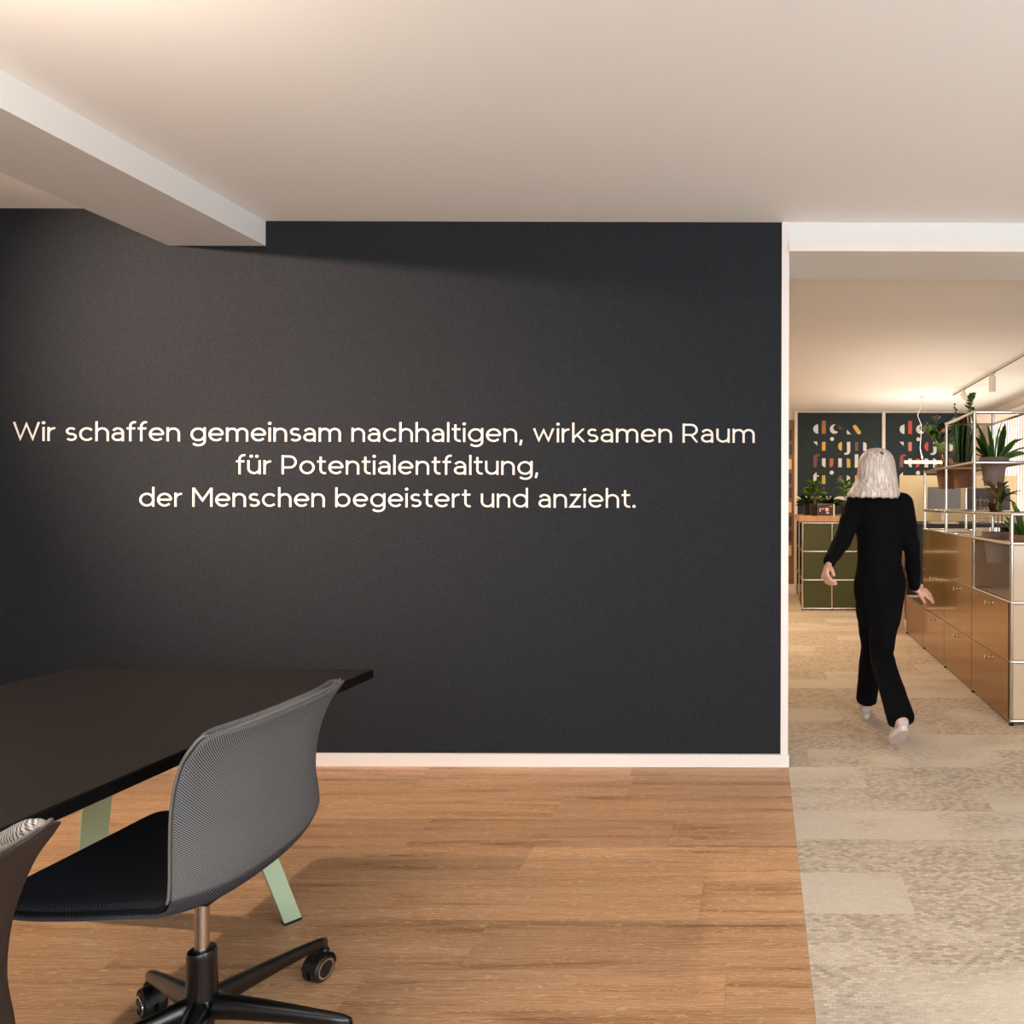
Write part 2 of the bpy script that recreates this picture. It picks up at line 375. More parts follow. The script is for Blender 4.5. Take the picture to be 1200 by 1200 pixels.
M['brown_shell'] = mat('dark_brown_shell', '#2A211E', 0.55, bump=(300, 0.1))

def wallpaper():
    m = bpy.data.materials.new('charcoal_textile_wallpaper'); m.use_nodes = True; nt = m.node_tree; b = nt.nodes['Principled BSDF']
    tc = nt.nodes.new('ShaderNodeTexCoord')
    n = nt.nodes.new('ShaderNodeTexNoise'); n.inputs['Scale'].default_value = 130; n.inputs['Detail'].default_value = 3; n.inputs['Roughness'].default_value = 0.7
    nt.links.new(tc.outputs['Object'], n.inputs['Vector'])
    r = nt.nodes.new('ShaderNodeValToRGB'); r.color_ramp.elements[0].position = 0.35; r.color_ramp.elements[1].position = 0.68
    r.color_ramp.elements[0].color = lin('#17191D'); r.color_ramp.elements[1].color = lin('#24272C')
    nt.links.new(n.outputs['Fac'], r.inputs['Fac']); nt.links.new(r.outputs['Color'], b.inputs['Base Color'])
    bp = nt.nodes.new('ShaderNodeBump'); bp.inputs['Strength'].default_value = 0.35; bp.inputs['Distance'].default_value = 0.001
    nt.links.new(n.outputs['Fac'], bp.inputs['Height']); nt.links.new(bp.outputs['Normal'], b.inputs['Normal'])
    b.inputs['Roughness'].default_value = 0.85; b.inputs['Specular IOR Level'].default_value = 0.25
    return m
M['wallpaper'] = wallpaper()

def hair_mat():
    m = bpy.data.materials.new('silver_blonde_hair'); m.use_nodes = True; nt = m.node_tree; b = nt.nodes['Principled BSDF']
    tc = nt.nodes.new('ShaderNodeTexCoord'); mp = nt.nodes.new('ShaderNodeMapping'); mp.inputs['Scale'].default_value = (90, 90, 4)
    n = nt.nodes.new('ShaderNodeTexNoise'); n.inputs['Scale'].default_value = 1.0; n.inputs['Detail'].default_value = 3
    nt.links.new(tc.outputs['Object'], mp.inputs[0]); nt.links.new(mp.outputs[0], n.inputs['Vector'])
    r = nt.nodes.new('ShaderNodeValToRGB'); r.color_ramp.elements[0].position = 0.3; r.color_ramp.elements[1].position = 0.62
    r.color_ramp.elements[0].color = lin('#A98C7C'); r.color_ramp.elements[1].color = lin('#E6DAD2')
    nt.links.new(n.outputs['Fac'], r.inputs['Fac']); nt.links.new(r.outputs['Color'], b.inputs['Base Color'])
    bp = nt.nodes.new('ShaderNodeBump'); bp.inputs['Strength'].default_value = 0.6; bp.inputs['Distance'].default_value = 0.003
    nt.links.new(n.outputs['Fac'], bp.inputs['Height']); nt.links.new(bp.outputs['Normal'], b.inputs['Normal'])
    b.inputs['Roughness'].default_value = 0.45
    return m
M['hair'] = hair_mat()

# ================================================================ SETTING
WY = 3.51            # plane of the dark wall
H1 = 2.712           # ceiling of the near room
XL, XR, YB, YF = -5.0, 3.3, -3.0, 10.3
SEAM = 0.144
def struct(name, b, m, parent=None, bevel=0.0):
    o = boxo(name, b, m, parent, bevel)
    if not parent: o['kind'] = 'structure'
    return o

floor = struct('floor', (XL, XR, YB, YF, -0.10, -0.014), M['white_paint'])
# wood planks (0.235 m wide, 1 m long) as in the photograph, rows from the wall to the camera
row_h = 0.235; top = 3.385
ends = {0: -0.60, 1: -0.868, 2: -0.352, 3: -0.858, 4: -0.192, 5: -0.844, 6: -0.09, 7: -0.50}
plank_mesh = {}
def slab(name, lx, ly, m):
    key = (name, round(lx, 3), round(ly, 3))
    if key not in plank_mesh:
        bm = bmesh.new(); t = 0.012; gp = 0.0003
        vs = box(bm, gp, lx - gp, gp, ly - gp, -t, 0)
        me = bpy.data.meshes.new(name); bmesh.ops.recalc_face_normals(bm, faces=bm.faces); bm.to_mesh(me); bm.free(); me.materials.append(m)
        plank_mesh[key] = me
    return plank_mesh[key]
for i in range(-1, 27):
    y1 = top - (i - 0) * row_h if i >= 0 else WY - 0.0
    y0 = top - (i + 1) * row_h if i >= 0 else top
    if y0 < YB: break
    e = ends.get(i, random.uniform(-0.95, 0.05))
    xs = [SEAM]; x = e
    if x < SEAM - 0.02: pass
    while x > XL + 0.05:
        xs.append(x); x -= 1.0
    xs.append(XL)
    for xa, xb in zip(xs[1:], xs[:-1]):
        o = bpy.data.objects.new('floor_plank', slab('floor_plank', xb - xa, y1 - y0, M['plank'])); C.objects.link(o)
        o.location = (xa, y0, 0); o.parent = floor
# carpet planks 0.25 x 1.0
y = YB; r = 0
while y < YF - 0.01:
    y1 = min(y + 0.25, YF)
    if y >= 3.49: x0 = -2.5
    else: x0 = SEAM
    if y < 3.51 < y1 and y < 3.45: pass
    off = (0.0, 0.5, 0.25, 0.75)[r % 4]
    xs = [x0]; x = math.floor(x0) + off
    while x < XR - 0.02:
        if x > x0 + 0.02: xs.append(x)
        x += 1.0
    xs.append(XR)
    for xa, xb in zip(xs[:-1], xs[1:]):
        o = bpy.data.objects.new('carpet_tile', slab('carpet_tile', xb - xa, y1 - y, M['carpet'])); C.objects.link(o)
        o.location = (xa, y, 0); o.parent = floor
    y = y1; r += 1

# dark partition wall with the lettering
wf = struct('wall_front', (XL, 0.108, WY, WY + 0.40, 0, 2.95), M['wallpaper'])
boxo('end_face', (0.108, 0.1385, WY, WY + 0.40, 0, H1 - 0.0), M['white_paint'], wf)
boxo('corner_strip', (0.104, 0.1405, WY - 0.008, WY + 0.012, 0, H1 - 0.001), M['white_trim'], wf, bevel=0.002)
bb = struct('baseboard_front', (XL, 0.146, WY - 0.016, WY - 0.0005, 0, 0.062), M['white_trim'], bevel=0.004)
# lintel over the opening
li = struct('trim_1', (0.138, XR, WY, WY + 0.44, 2.60, 2.95), M['white_paint'])
boxo('lintel_strip', (0.138, XR, WY - 0.02, WY + 0.06, 2.562, 2.606), M['white_trim'], li, bevel=0.004)
boxo('lintel_soffit', (0.138, XR, WY + 0.061, WY + 0.44, 2.566, 2.60), M['white_paint'], li)
# ceilings
struct('ceiling', (-2.47, XR, YB, WY, H1, H1 + 0.1), M['ceiling'])
struct('ceiling_left', (XL, -2.95, YB, WY, 2.772, 2.87), M['ceiling'])
bm = bmesh.new(); box(bm, -2.953, -2.470, YB, WY, 2.588, 2.9)
be = obj('trim_2', bm, M['white_paint'], bevel=0.012); be['kind'] = 'structure'
struct('ceiling_back', (-2.5, XR, WY + 0.44, YF, 2.66, 2.76), M['ceiling'])
# outer walls
struct('wall_left', (XL - 0.1, XL, YB, WY, 0, 2.87), M['white_paint'])
struct('wall_left_back', (-2.6, -2.5, WY + 0.4, YF, 0, 2.76), M['cream_wall'])
wb = struct('wall_rear', (XL, XR, YB - 0.1, YB, 0, 2.87), M['white_paint'])
wr = struct('wall_right', (XR, XR + 0.1, YB, YF, 0, 2.87), M['cream_wall'])
wk = struct('wall_back', (-2.5, XR, YF, YF + 0.1, 0, 2.76), M['cream_wall'])
P = 10.3 / 825.0   # metres per pixel on the back wall
# lower dark field of the back wall, ledge and baseboard
boxo('lower_panel', (0.54, 3.10, YF - 0.012, YF, 0.13, 1.36), M['teal_wall'], wk)
struct('baseboard_back', (-2.5, XR, YF - 0.03, YF, 0, 0.135), M['white_trim'], bevel=0.004)
struct('trim_3', (0.54, 3.12, YF - 0.05, YF - 0.0, 1.36, 1.415), M['white_trim'], bevel=0.004)
struct('trim_4', (0.495, 0.54, YF - 0.05, YF, 0.0, 2.66), M['cream_wall'], bevel=0.004)
struct('trim_5', (1.775, 1.822, YF - 0.03, YF, 1.415, 2.66), M['white_trim'], bevel=0.003)
# oak framed glazed door left of the post
dr = struct('door_1', (0.34, 0.494, YF - 0.022, YF, 0.135, 2.53), M['oak_dark'], bevel=0.003)
for k in range(9):
    z = 0.55 + k * 0.21
    boxo('glass_pane', (0.40, 0.455, YF - 0.030, YF - 0.0225, z, z + 0.15), M['dark_back'] if k % 3 else M['birch'], dr)

# windows of the near room (behind and right of the camera) and the back room
def window(n, axis, c0, c1, z0, z1, at):
    if axis == 'x':   # in the right wall, facing -x
        o = struct('window_%d' % n, (at - 0.012, at, c0, c1, z0, z1), M['sky_pane'])
        fr = [(at - 0.05, at, c0 - 0.06, c0, z0 - 0.06, z1 + 0.06), (at - 0.05, at, c1, c1 + 0.06, z0 - 0.06, z1 + 0.06),
              (at - 0.05, at, c0, c1, z0 - 0.06, z0), (at - 0.05, at, c0, c1, z1, z1 + 0.06), (at - 0.05, at - 0.013, (c0+c1)/2 - 0.03, (c0+c1)/2 + 0.03, z0, z1)]
    else:
        o = struct('window_%d' % n, (c0, c1, at, at + 0.012, z0, z1), M['sky_pane'])
        fr = [(c0 - 0.06, c0, at, at + 0.05, z0 - 0.06, z1 + 0.06), (c1, c1 + 0.06, at, at + 0.05, z0 - 0.06, z1 + 0.06),
              (c0, c1, at, at + 0.05, z0 - 0.06, z0), (c0, c1, at, at + 0.05, z1, z1 + 0.06), ((c0+c1)/2 - 0.03, (c0+c1)/2 + 0.03, at + 0.013, at + 0.05, z0, z1)]
    for f in fr: boxo('window_frame', f, M['white_trim'], o)
window(1, 'x', -2.0, 0.8, 0.6, 2.5, XR)
window(2, 'y', -1.6, 2.8, 0.7, 2.5, YB)
window(3, 'x', 7.3, 10.0, 0.75, 2.42, XR)
bl = thing('vertical_blind', 'cream vertical slat blind hanging in front of the window in the back room', 'blind', (3.22, 8.7, 0.7))
boxo('head_rail', (-0.03, 0.03, -1.45, 1.55, 1.78, 1.82), M['white_trim'], bl)
for k in range(33):
    bm = bmesh.new(); box(bm, -0.042, 0.042, -0.0012, 0.0012, 0.0, 1.78)
    s = obj('blind_slat', bm, M['slat'], bl) if k == 0 else None
    if k == 0: slat0 = s
    else: bm.free(); s = slat0.copy(); C.objects.link(s)
    s.location = (0, -1.40 + k * 0.09, 0); s.rotation_euler = (0, 0, radians(80))

# ---------------------------------------------------------------- wall lettering
ST = 0.050   # half stroke, cap height = 1
def A_(cx, cy, rx, ry, a0, a1, n=12): return [(cx + rx * cos(radians(a0 + (a1 - a0) * i / n)), cy + ry * sin(radians(a0 + (a1 - a0) * i / n))) for i in range(n + 1)]
def dot(x, y): return ('dot', x, y)
BW = A_(0.36, 0.3675, 0.298, 0.3055, 0, 360, 28)
def stem(x, y0, y1): return [(x, y0), (x, y1)]
GLYPH = {
 'o': (0.72, [BW]), 'b': (0.72, [stem(0.062, 0, 1.04), BW]), 'd': (0.72, [stem(0.658, 0, 1.04), BW]),
 'g': (0.72, [BW, [(0.658, 0.735), (0.658, 0.02)] + A_(0.37, 0.02, 0.288, 0.225, 0, -145)]),
 'c': (0.64, [A_(0.36, 0.3675, 0.298, 0.3055, 42, 318, 22)]),
 'e': (0.70, [[(0.062, 0.3675), (0.655, 0.3675)] , A_(0.36, 0.3675, 0.298, 0.3055, 0, 318, 24)]),
 'a': (0.60, [A_(0.29, 0.43, 0.235, 0.243, 150, 0) + [(0.525, 0)], [(0.525, 0.408), (0.27, 0.408)] + A_(0.27, 0.235, 0.205, 0.173, 90, 270) + A_(0.29, 0.235, 0.235, 0.173, 270, 345)]),
 'f': (0.40, [[(0.16, 0)] + A_(0.36, 0.79, 0.20, 0.21, 180, 75), [(0.0, 0.673), (0.38, 0.673)]]),
 'h': (0.64, [stem(0.062, 0, 1.04), A_(0.32, 0.42, 0.258, 0.253, 180, 0) + [(0.578, 0)]]),
 'n': (0.64, [stem(0.062, 0, 0.735), A_(0.32, 0.42, 0.258, 0.253, 180, 0) + [(0.578, 0)]]),
 'm': (1.04, [stem(0.062, 0, 0.735), A_(0.291, 0.44, 0.229, 0.233, 180, 0) + [(0.52, 0)], A_(0.749, 0.44, 0.229, 0.233, 180, 0) + [(0.978, 0)]]),
 'i': (0.124, [stem(0.062, 0, 0.735), dot(0.062, 0.955)]), 'l': (0.124, [stem(0.062, 0, 1.04)]),
 't': (0.40, [[(0.16, 0.93)] + A_(0.35, 0.25, 0.19, 0.188, 180, 285), [(0.0, 0.673), (0.39, 0.673)]]),
 'k': (0.58, [stem(0.062, 0, 1.04), [(0.07, 0.22), (0.53, 0.735)], [(0.22, 0.42), (0.56, 0.0)]]),
 'r': (0.37, [stem(0.062, 0, 0.735), A_(0.33, 0.41, 0.268, 0.263, 180, 84)]),
 's': (0.52, [A_(0.265, 0.522, 0.19, 0.151, 38, 262, 14) + A_(0.265, 0.218, 0.21, 0.156, 82, -145, 14)]),
 'u': (0.64, [[(0.062, 0.735)] + A_(0.32, 0.315, 0.258, 0.253, 180, 360), stem(0.578, 0, 0.735)]),
 'z': (0.54, [[(0.03, 0.673), (0.47, 0.673), (0.06, 0.062), (0.52, 0.062)]]),
 'w': (0.98, [[(0.05, 0.735), (0.27, 0.04), (0.49, 0.70), (0.71, 0.04), (0.93, 0.735)]]),
 'W': (1.24, [[(0.05, 1.0), (0.335, 0.05), (0.62, 0.96), (0.905, 0.05), (1.19, 1.0)]]),
 'R': (0.74, [stem(0.062, 0, 1.0), [(0.062, 0.938), (0.40, 0.938)] + A_(0.40, 0.672, 0.26, 0.266, 90, -90) + [(0.062, 0.406)], [(0.40, 0.41), (0.68, 0.0)]]),
 'P': (0.72, [stem(0.062, 0, 1.0), [(0.062, 0.938), (0.39, 0.938)] + A_(0.39, 0.648, 0.27, 0.29, 90, -90) + [(0.062, 0.358)]]),
 'M': (0.96, [stem(0.062, 0, 1.0), [(0.075, 0.97), (0.48, 0.34), (0.885, 0.97)], stem(0.898, 0, 1.0)]),
 ',': (0.15, [[(0.085, 0.13), (0.03, -0.16)]]), '.': (0.15, [dot(0.075, 0.08)]),
}
GLYPH['\u00fc'] = (0.64, GLYPH['u'][1] + [dot(0.19, 0.945), dot(0.45, 0.945)])
KERN = 0.105; SPACE = 0.36
def stroke_poly(bm, pts, T, h=ST, dz=0.0):
    pts = [p for i, p in enumerate(pts) if i == 0 or (Vector(p) - Vector(pts[i-1])).length > 1e-4]
    n = len(pts); closed = (Vector(pts[0]) - Vector(pts[-1])).length < 1e-6
    if closed: pts = pts[:-1]; n -= 1
    Ls, Rs = [], []
    for i in range(n):
        p = Vector(pts[i])
        a = Vector(pts[i - 1]) if (i > 0 or closed) else None; b = Vector(pts[(i + 1) % n]) if (i < n - 1 or closed) else None
        d1 = (p - a).normalized() if a is not None else None; d2 = (b - p).normalized() if b is not None else None
        if d1 is None: d1 = d2
        if d2 is None: d2 = d1
        n1 = Vector((-d1.y, d1.x)); n2 = Vector((-d2.y, d2.x)); m = n1 + n2
        m = n1 if m.length < 1e-3 else m.normalized(); k = h / max(m.dot(n1), 0.30)
        Ls.append(p + m * k); Rs.append(p - m * k)
    ys = [q[1] for q in pts]; hi = 1.0 if max(ys) > 0.8 else 0.735; sharp = n < 7 and not closed and min(ys) >= 0 and max(ys) <= 1.0
    cl = (lambda v: max(0.0, min(hi, v))) if sharp else (lambda v: v)
    f = [[bm.verts.new(T(q.x, cl(q.y), y)) for q in row] for row in (Ls, Rs) for y in (0.0, -0.0018 - dz)]
    L0, L1, R0, R1 = f
    rng = range(n) if closed else range(n - 1)
    for i in rng:
        j = (i + 1) % n
        bm.faces.new((L1[i], L1[j], R1[j], R1[i])); bm.faces.new((L0[i], R0[i], R0[j], L0[j]))
        bm.faces.new((L0[i], L0[j], L1[j], L1[i])); bm.faces.new((R0[i], R1[i], R1[j], R0[j]))
let = thing('wall_lettering', 'pale three-line German sentence in vinyl letters on the dark wall', 'lettering', (0, WY - 0.0003, 0))
def text_line(body, px0, px1, base_py, cap_px, k=235.0):
    width = sum(SPACE if c == ' ' else GLYPH[c][0] + KERN for c in body) - KERN
    S = cap_px / k; sx = (px1 - px0) / k / width; x = (px0 - 891) / k; z0 = 1.31 + (590 - base_py) / k
    for c in body:
        if c == ' ': x += SPACE * sx; continue
        adv, parts = GLYPH[c]; bm = bmesh.new()
        T = lambda a, b, y: (x + a * sx, y, z0 + b * S)
        for qi, q in enumerate(parts):
            if q[0] == 'dot': prism(bm, [(q[1] + 0.078 * cos(t * pi / 8), q[2] + 0.078 * sin(t * pi / 8)) for t in range(16)], 0.0, -0.0018, fn=T)
            else: stroke_poly(bm, q, T, dz=0.00025 * qi)
        obj('letter', bm, M['text'], let)
        x += (adv + KERN) * sx
text_line('Wir schaffen gemeinsam nachhaltigen, wirksamen Raum', 15.5, 884.5, 519.0, 22.3)
text_line('für Potentialentfaltung,', 277, 631, 557.3, 22.3)
text_line('der Menschen begeistert und anzieht.', 163.5, 745, 595.6, 22.3)

# ---------------------------------------------------------------- printed wall panels in the back room
def arc(cx, cy, r, a0, a1, n=14, ry=None):
    ry = ry or r
    return [(cx + r * cos(radians(a0 + (a1 - a0) * i / n)), cy + ry * sin(radians(a0 + (a1 - a0) * i / n))) for i in range(n + 1)]
def R_(x0, y0, x1, y1): return [(x0, y0), (x1, y0), (x1, y1), (x0, y1)]
def HL(x0, y0, x1, y1): return arc(x1, (y0 + y1) / 2, x1 - x0, 90, 270, ry=(y1 - y0) / 2)
def HR(x0, y0, x1, y1): return arc(x0, (y0 + y1) / 2, x1 - x0, -90, 90, ry=(y1 - y0) / 2)
def pill(xa, ya, xb, yb, r):
    a = math.degrees(math.atan2(yb - ya, xb - xa))
    return arc(xa, ya, r, a + 90, a + 270, 8) + arc(xb, yb, r, a - 90, a + 90, 8)
def crescent(x0, y0, x1, y1):
    cy = (y0 + y1) / 2; w_ = x1 - x0; h = (y1 - y0) / 2
    return arc(x0 + h, cy, h, 50, 285) + arc(x0 + h + w_ * 0.30, cy - 10, h * 0.72, 262, 78, 10)
WHT, BRN, YEL, GRY, ORA, LIM, MAR, PNK, RED = '#DAD8D6', '#A8703F', '#D9AE45', '#5C4A4E', '#B8642A', '#BFB048', '#6E4B42', '#D08374', '#C44A42'
def shapes(kind):
    a = kind == 0
    s = [(HL(245,205,288,287), WHT), (R_(320,172,355,287), BRN if a else RED), (crescent(390,205,455,287), WHT), ([(470,208),(503,247),(470,247)], GRY if a else MAR),
         ([(540,252),(578,291),(540,291)], WHT), (pill(610,225,646,275,17), YEL if a else RED), (arc(410,333,17,0,345,22), WHT),
         ([(245,356),(281,356),(281,392)], WHT), (R_(322,358,353,436), YEL if a else PNK), (HL(463,358,497,436), YEL if a else RED),
         ([(540,358),(570,358),(570,436)] + arc(535,436,35,0,80,8) + [(518,470),(518,456)] + arc(528,440,14,60,0,4), WHT),
         (R_(612,360,641,436), MAR if a else WHT), ([(683,436),(683,360)] + arc(688,385,25,-90,0,8) + [(713,436)], WHT),
         ([(248,580),(248,495)] + arc(276,495,28,180,270,8) + [(302,467),(302,482),(285,484),(277,498),(277,510),(295,510),(295,520),(277,520),(277,580)], MAR if a else '#8A4A48'),
         ([(322,503),(353,503),(353,580)] + arc(350,552,28,90,180,8), WHT), ([(390,503),(422,503)] + arc(394,552,28,0,90,8) + [(390,580)], ORA if a else RED),
         (R_(465,503,496,580), WHT), ([(540,583),(540,503)] + arc(545,528,26,-90,0,8) + [(571,583)], LIM if a else WHT), (R_(610,467,641,583), WHT if a else PNK),
         ([(683,580),(683,503),(705,503),(712,520),(712,580)], PNK), (arc(408,628,18,0,345,22), WHT),
         ([(247,728),(247,650),(275,622),(275,652),(296,652),(296,664),(275,664),(275,728)], WHT), (R_(322,652,353,728), LIM if a else PNK),
         (HL(460,652,496,728), MAR if a else WHT), (HR(540,652,572,728), WHT), (R_(612,652,641,728), YEL if a else WHT), (R_(683,652,712,728), WHT)]
    return s
def wall_panel(px0, px1, kind, label):
    x0, x1 = (px0 - 891) * P, (px1 - 891) * P
    t = thing('wall_panel', label, 'wall panel', ((x0 + x1) / 2, YF, 1.416), group=None)
    hw = (x1 - x0) / 2
    boxo('board', (-hw, hw, -0.02, -0.001, 0.0, 1.22), M['teal_wall'], t)
    for pts, col in shapes(kind):
        dx = 757 * kind / 7.5
        q = [((920 + X / 7.5 + dx - 891) * P - (x0 + x1) / 2, 1.31 + (590 - (470 + Y / 7.5)) * P - 1.416) for X, Y in pts]
        bm = bmesh.new(); prism(bm, q, -0.0225, -0.0203, fn=lambda x, y, z: (x, z, y)); obj('printed_shape', bm, print_mat(col), t)
    return t
wall_panel(934.4, 1032.8, 0, 'dark wall panel with white, yellow and brown geometric letter shapes')
p2 = wall_panel(1037, 1137, 1, 'dark wall panel with red, pink and white geometric letter shapes, behind potted plants')
bm = bmesh.new(); prism(bm, [(0.32,0.04),(0.50,0.04),(0.50,0.47),(0.42,0.47),(0.36,0.30)], -0.0225, -0.0203, fn=lambda x, y, z: (x, z, y)); obj('printed_shape', bm, M['blue_print'], p2)

# ================================================================ TABLE
tb = thing('meeting_table', 'dark brown rectangular meeting table with sage green splayed legs', 'table', (-1.832, 1.25, 0))
bm = bmesh.new(); box(bm, -0.5125, 0.5125, -1.15, 1.15, 0.7375, 0.742); obj('table_top', bm, M['table_top'], tb, bevel=0.0008)
bm = bmesh.new(); box(bm, -0.5135, 0.5135, -1.151, 1.151, 0.712, 0.7372)
obj('table_edge', bm, M['table_edge'], tb, bevel=0.001)
def table_leg(fx, fy, tx, ty, wd):
    # flat tube, wide face turned diagonally
    d = Vector((0.64, 0.77, 0))
    n = Vector((0.77, -0.64, 0))
    bm = bmesh.new(); lo, hi = [], []
    for a, b in ((0, 0), (wd, 0), (wd, -0.03), (0, -0.03)):
        o2 = d * a + n * b
        lo.append(bm.verts.new(Vector((fx, fy, 0.008)) + o2)); hi.append(bm.verts.new(Vector((tx, ty, 0.714)) + o2))
    bm.faces.new(lo[::-1]); bm.faces.new(hi)
    for i in range(4):
        j = (i + 1) % 4; bm.faces.new((lo[i], lo[j], hi[j], hi[i]))
    lg = obj('leg', bm, M['sage'], tb, bevel=0.002)
    bm = bmesh.new(); pts = [Vector((fx, fy, 0)) + d * a + n * b for a, b in ((-0.001, 0.001), (wd + 0.001, 0.001), (wd + 0.001, -0.031), (-0.001, -0.031))]
    prism(bm, [(p.x, p.y) for p in pts], 0.0, 0.008); obj('foot_pad', bm, M['black_plastic'], lg)
for (fx, fy, tx, ty) in ((-2.138 + 1.832, 2.197 - 1.25, -1.93 + 1.832, 2.03 - 1.25), (-1.466 + 1.832, 2.175 - 1.25, -1.62 + 1.832, 2.03 - 1.25),
                         (-2.138 + 1.832, -0.93, -1.93 + 1.832, -0.78), (-1.466 + 1.832, -0.93, -1.62 + 1.832, -0.78)):
    table_leg(fx, fy, tx, ty, 0.064 if fx < 0 else 0.046)
bm = bmesh.new(); box(bm, -0.13, 0.27, -0.80, 0.84, 0.690, 0.7135); obj('under_frame', bm, M['black_metal'], tb, bevel=0.002)

# ================================================================ CHAIRS
def interp(tab, t):
    for (a, va), (b, vb) in zip(tab, tab[1:]):
        if t <= b:
            s = (t - a) / (b - a); s = max(0, s); s2 = s
            return va + (vb - va) * s2
    return tab[-1][1]
def catmull(pts, n):
    out = []
    P_ = [pts[0]] + list(pts) + [pts[-1]]
    segs = len(pts) - 1
    for i in range(n + 1):
        t = i / n * segs; k = min(int(t), segs - 1); u = t - k
        p0, p1, p2_, p3 = P_[k], P_[k+1], P_[k+2], P_[k+3]
        out.append(tuple(0.5 * ((2*b) + (-a + c) * u + (2*a - 5*b + 4*c - d) * u*u + (-a + 3*b - 3*c + d) * u**3) for a, b, c, d in zip(p0, p1, p2_, p3)))
    return out
# outer surface: (forward, z centre, half width, edge forward shift, edge lift)
PROF = [(0.272, 0.487, 0.165, 0.00, 0.0), (0.262, 0.482, 0.205, 0.00, 0.0), (0.19, 0.468, 0.228, 0.00, 0.008), (0.08, 0.452, 0.232, 0.00, 0.024), (-0.03, 0.440, 0.234, 0.00, 0.042),
        (-0.115, 0.446, 0.234, 0.015, 0.040), (-0.158, 0.478, 0.234, 0.035, 0.030), (-0.175, 0.535, 0.232, 0.050, 0.012), (-0.172, 0.62, 0.226, 0.052, 0.0), (-0.176, 0.70, 0.229, 0.050, 0.0),
        (-0.192, 0.775, 0.236, 0.044, 0.0), (-0.212, 0.818, 0.238, 0.036, 0.0), (-0.224, 0.832, 0.232, 0.032, 0.006), (-0.228, 0.838, 0.205, 0.028, 0.007)]
def shell_grid(nu=28, nv=64):
    prof = catmull(PROF, nv); G = []
    for (f, z, hw, ef, el) in prof:
        row = []
        for i in range(nu + 1):
            u = -1 + 2 * i / nu; uu = math.sin(u * pi / 2) * 0.35 + u * 0.65
            k = abs(uu) ** 2.6
            row.append(Vector((f + ef * k, uu * hw, z + el * k)))
        G.append(row)
    return G
def shell_normals(G):
    nv, nu = len(G), len(G[0]); N = []
    for j in range(nv):
        row = []
        for i in range(nu):
            a = G[min(j + 1, nv - 1)][i] - G[max(j - 1, 0)][i]; b = G[j][min(i + 1, nu - 1)] - G[j][max(i - 1, 0)]
            n = a.cross(b)
            if n.length < 1e-9: n = Vector((0, 0, 1))
            row.append(n.normalized())
        N.append(row)
    # orient towards the sitter (up on the seat, forward on the back)
    if N[20][len(N[0]) // 2].z < 0: N = [[-n for n in r_] for r_ in N]
    return N
def shell_slab(G, N, t0, t1, inset=0.0, ramp=4.0, base=0.45):
    bm = bmesh.new(); uvl = bm.loops.layers.uv.new('UVMap')
    nv, nu = len(G), len(G[0]); A, B = [], []
    for j in range(nv):
        ra, rb = [], []
        for i in range(nu):
            eu = min(i, nu - 1 - i) / (3.0 if ramp == 4.0 else 6.0); ev = min(j, nv - 1 - j) / ramp; e = min(1, eu, ev); e = math.sqrt(max(e, 0) * (2 - max(min(e, 1), 0)))
            p = G[j][i].copy()
            if inset:
                c = G[j][nu // 2]; p = p + (c - p) * (inset / max((G[j][0] - c).length, 0.05)) * abs(2 * i / (nu - 1) - 1)
            ra.append(bm.verts.new(p + N[j][i] * t0)); rb.append(bm.verts.new(p + N[j][i] * (t0 + (t1 - t0) * (base + (1 - base) * e))))
        A.append(ra); B.append(rb)
    # uv from arc length
    L = [0]
    for j in range(1, nv): L.append(L[-1] + (G[j][nu//2] - G[j-1][nu//2]).length)
    uvof = {}
    for j in range(nv):
        for i in range(nu):
            uvof[A[j][i]] = (G[j][i].y, L[j]); uvof[B[j][i]] = (G[j][i].y + 0.9, L[j])
    def f(*vs):
        fc = bm.faces.new(vs)
        for l in fc.loops: l[uvl].uv = uvof[l.vert]
    for j in range(nv - 1):
        for i in range(nu - 1):
            f(A[j][i], A[j][i+1], A[j+1][i+1], A[j+1][i]); f(B[j][i], B[j+1][i], B[j+1][i+1], B[j][i+1])
    for j in range(nv - 1):
        f(A[j][0], A[j+1][0], B[j+1][0], B[j][0]); f(A[j][-1], B[j][-1], B[j+1][-1], A[j+1][-1])
    for i in range(nu - 1):
        f(A[0][i], B[0][i], B[0][i+1], A[0][i+1]); f(A[-1][i], A[-1][i+1], B[-1][i+1], B[-1][i])
    return bm
def rim_pts(G, N, t):
    nv, nu = len(G), len(G[0])
    pts = [G[0][i] + N[0][i] * t for i in range(nu)] + [G[j][-1] + N[j][-1] * t for j in range(1, nv)] + \
          [G[-1][i] + N[-1][i] * t for i in range(nu - 2, -1, -1)] + [G[j][0] + N[j][0] * t for j in range(nv - 2, 0, -1)]
    out = [pts[0]]
    for p in pts[1:]:
        if (p - out[-1]).length > 0.004: out.append(p)
    return out
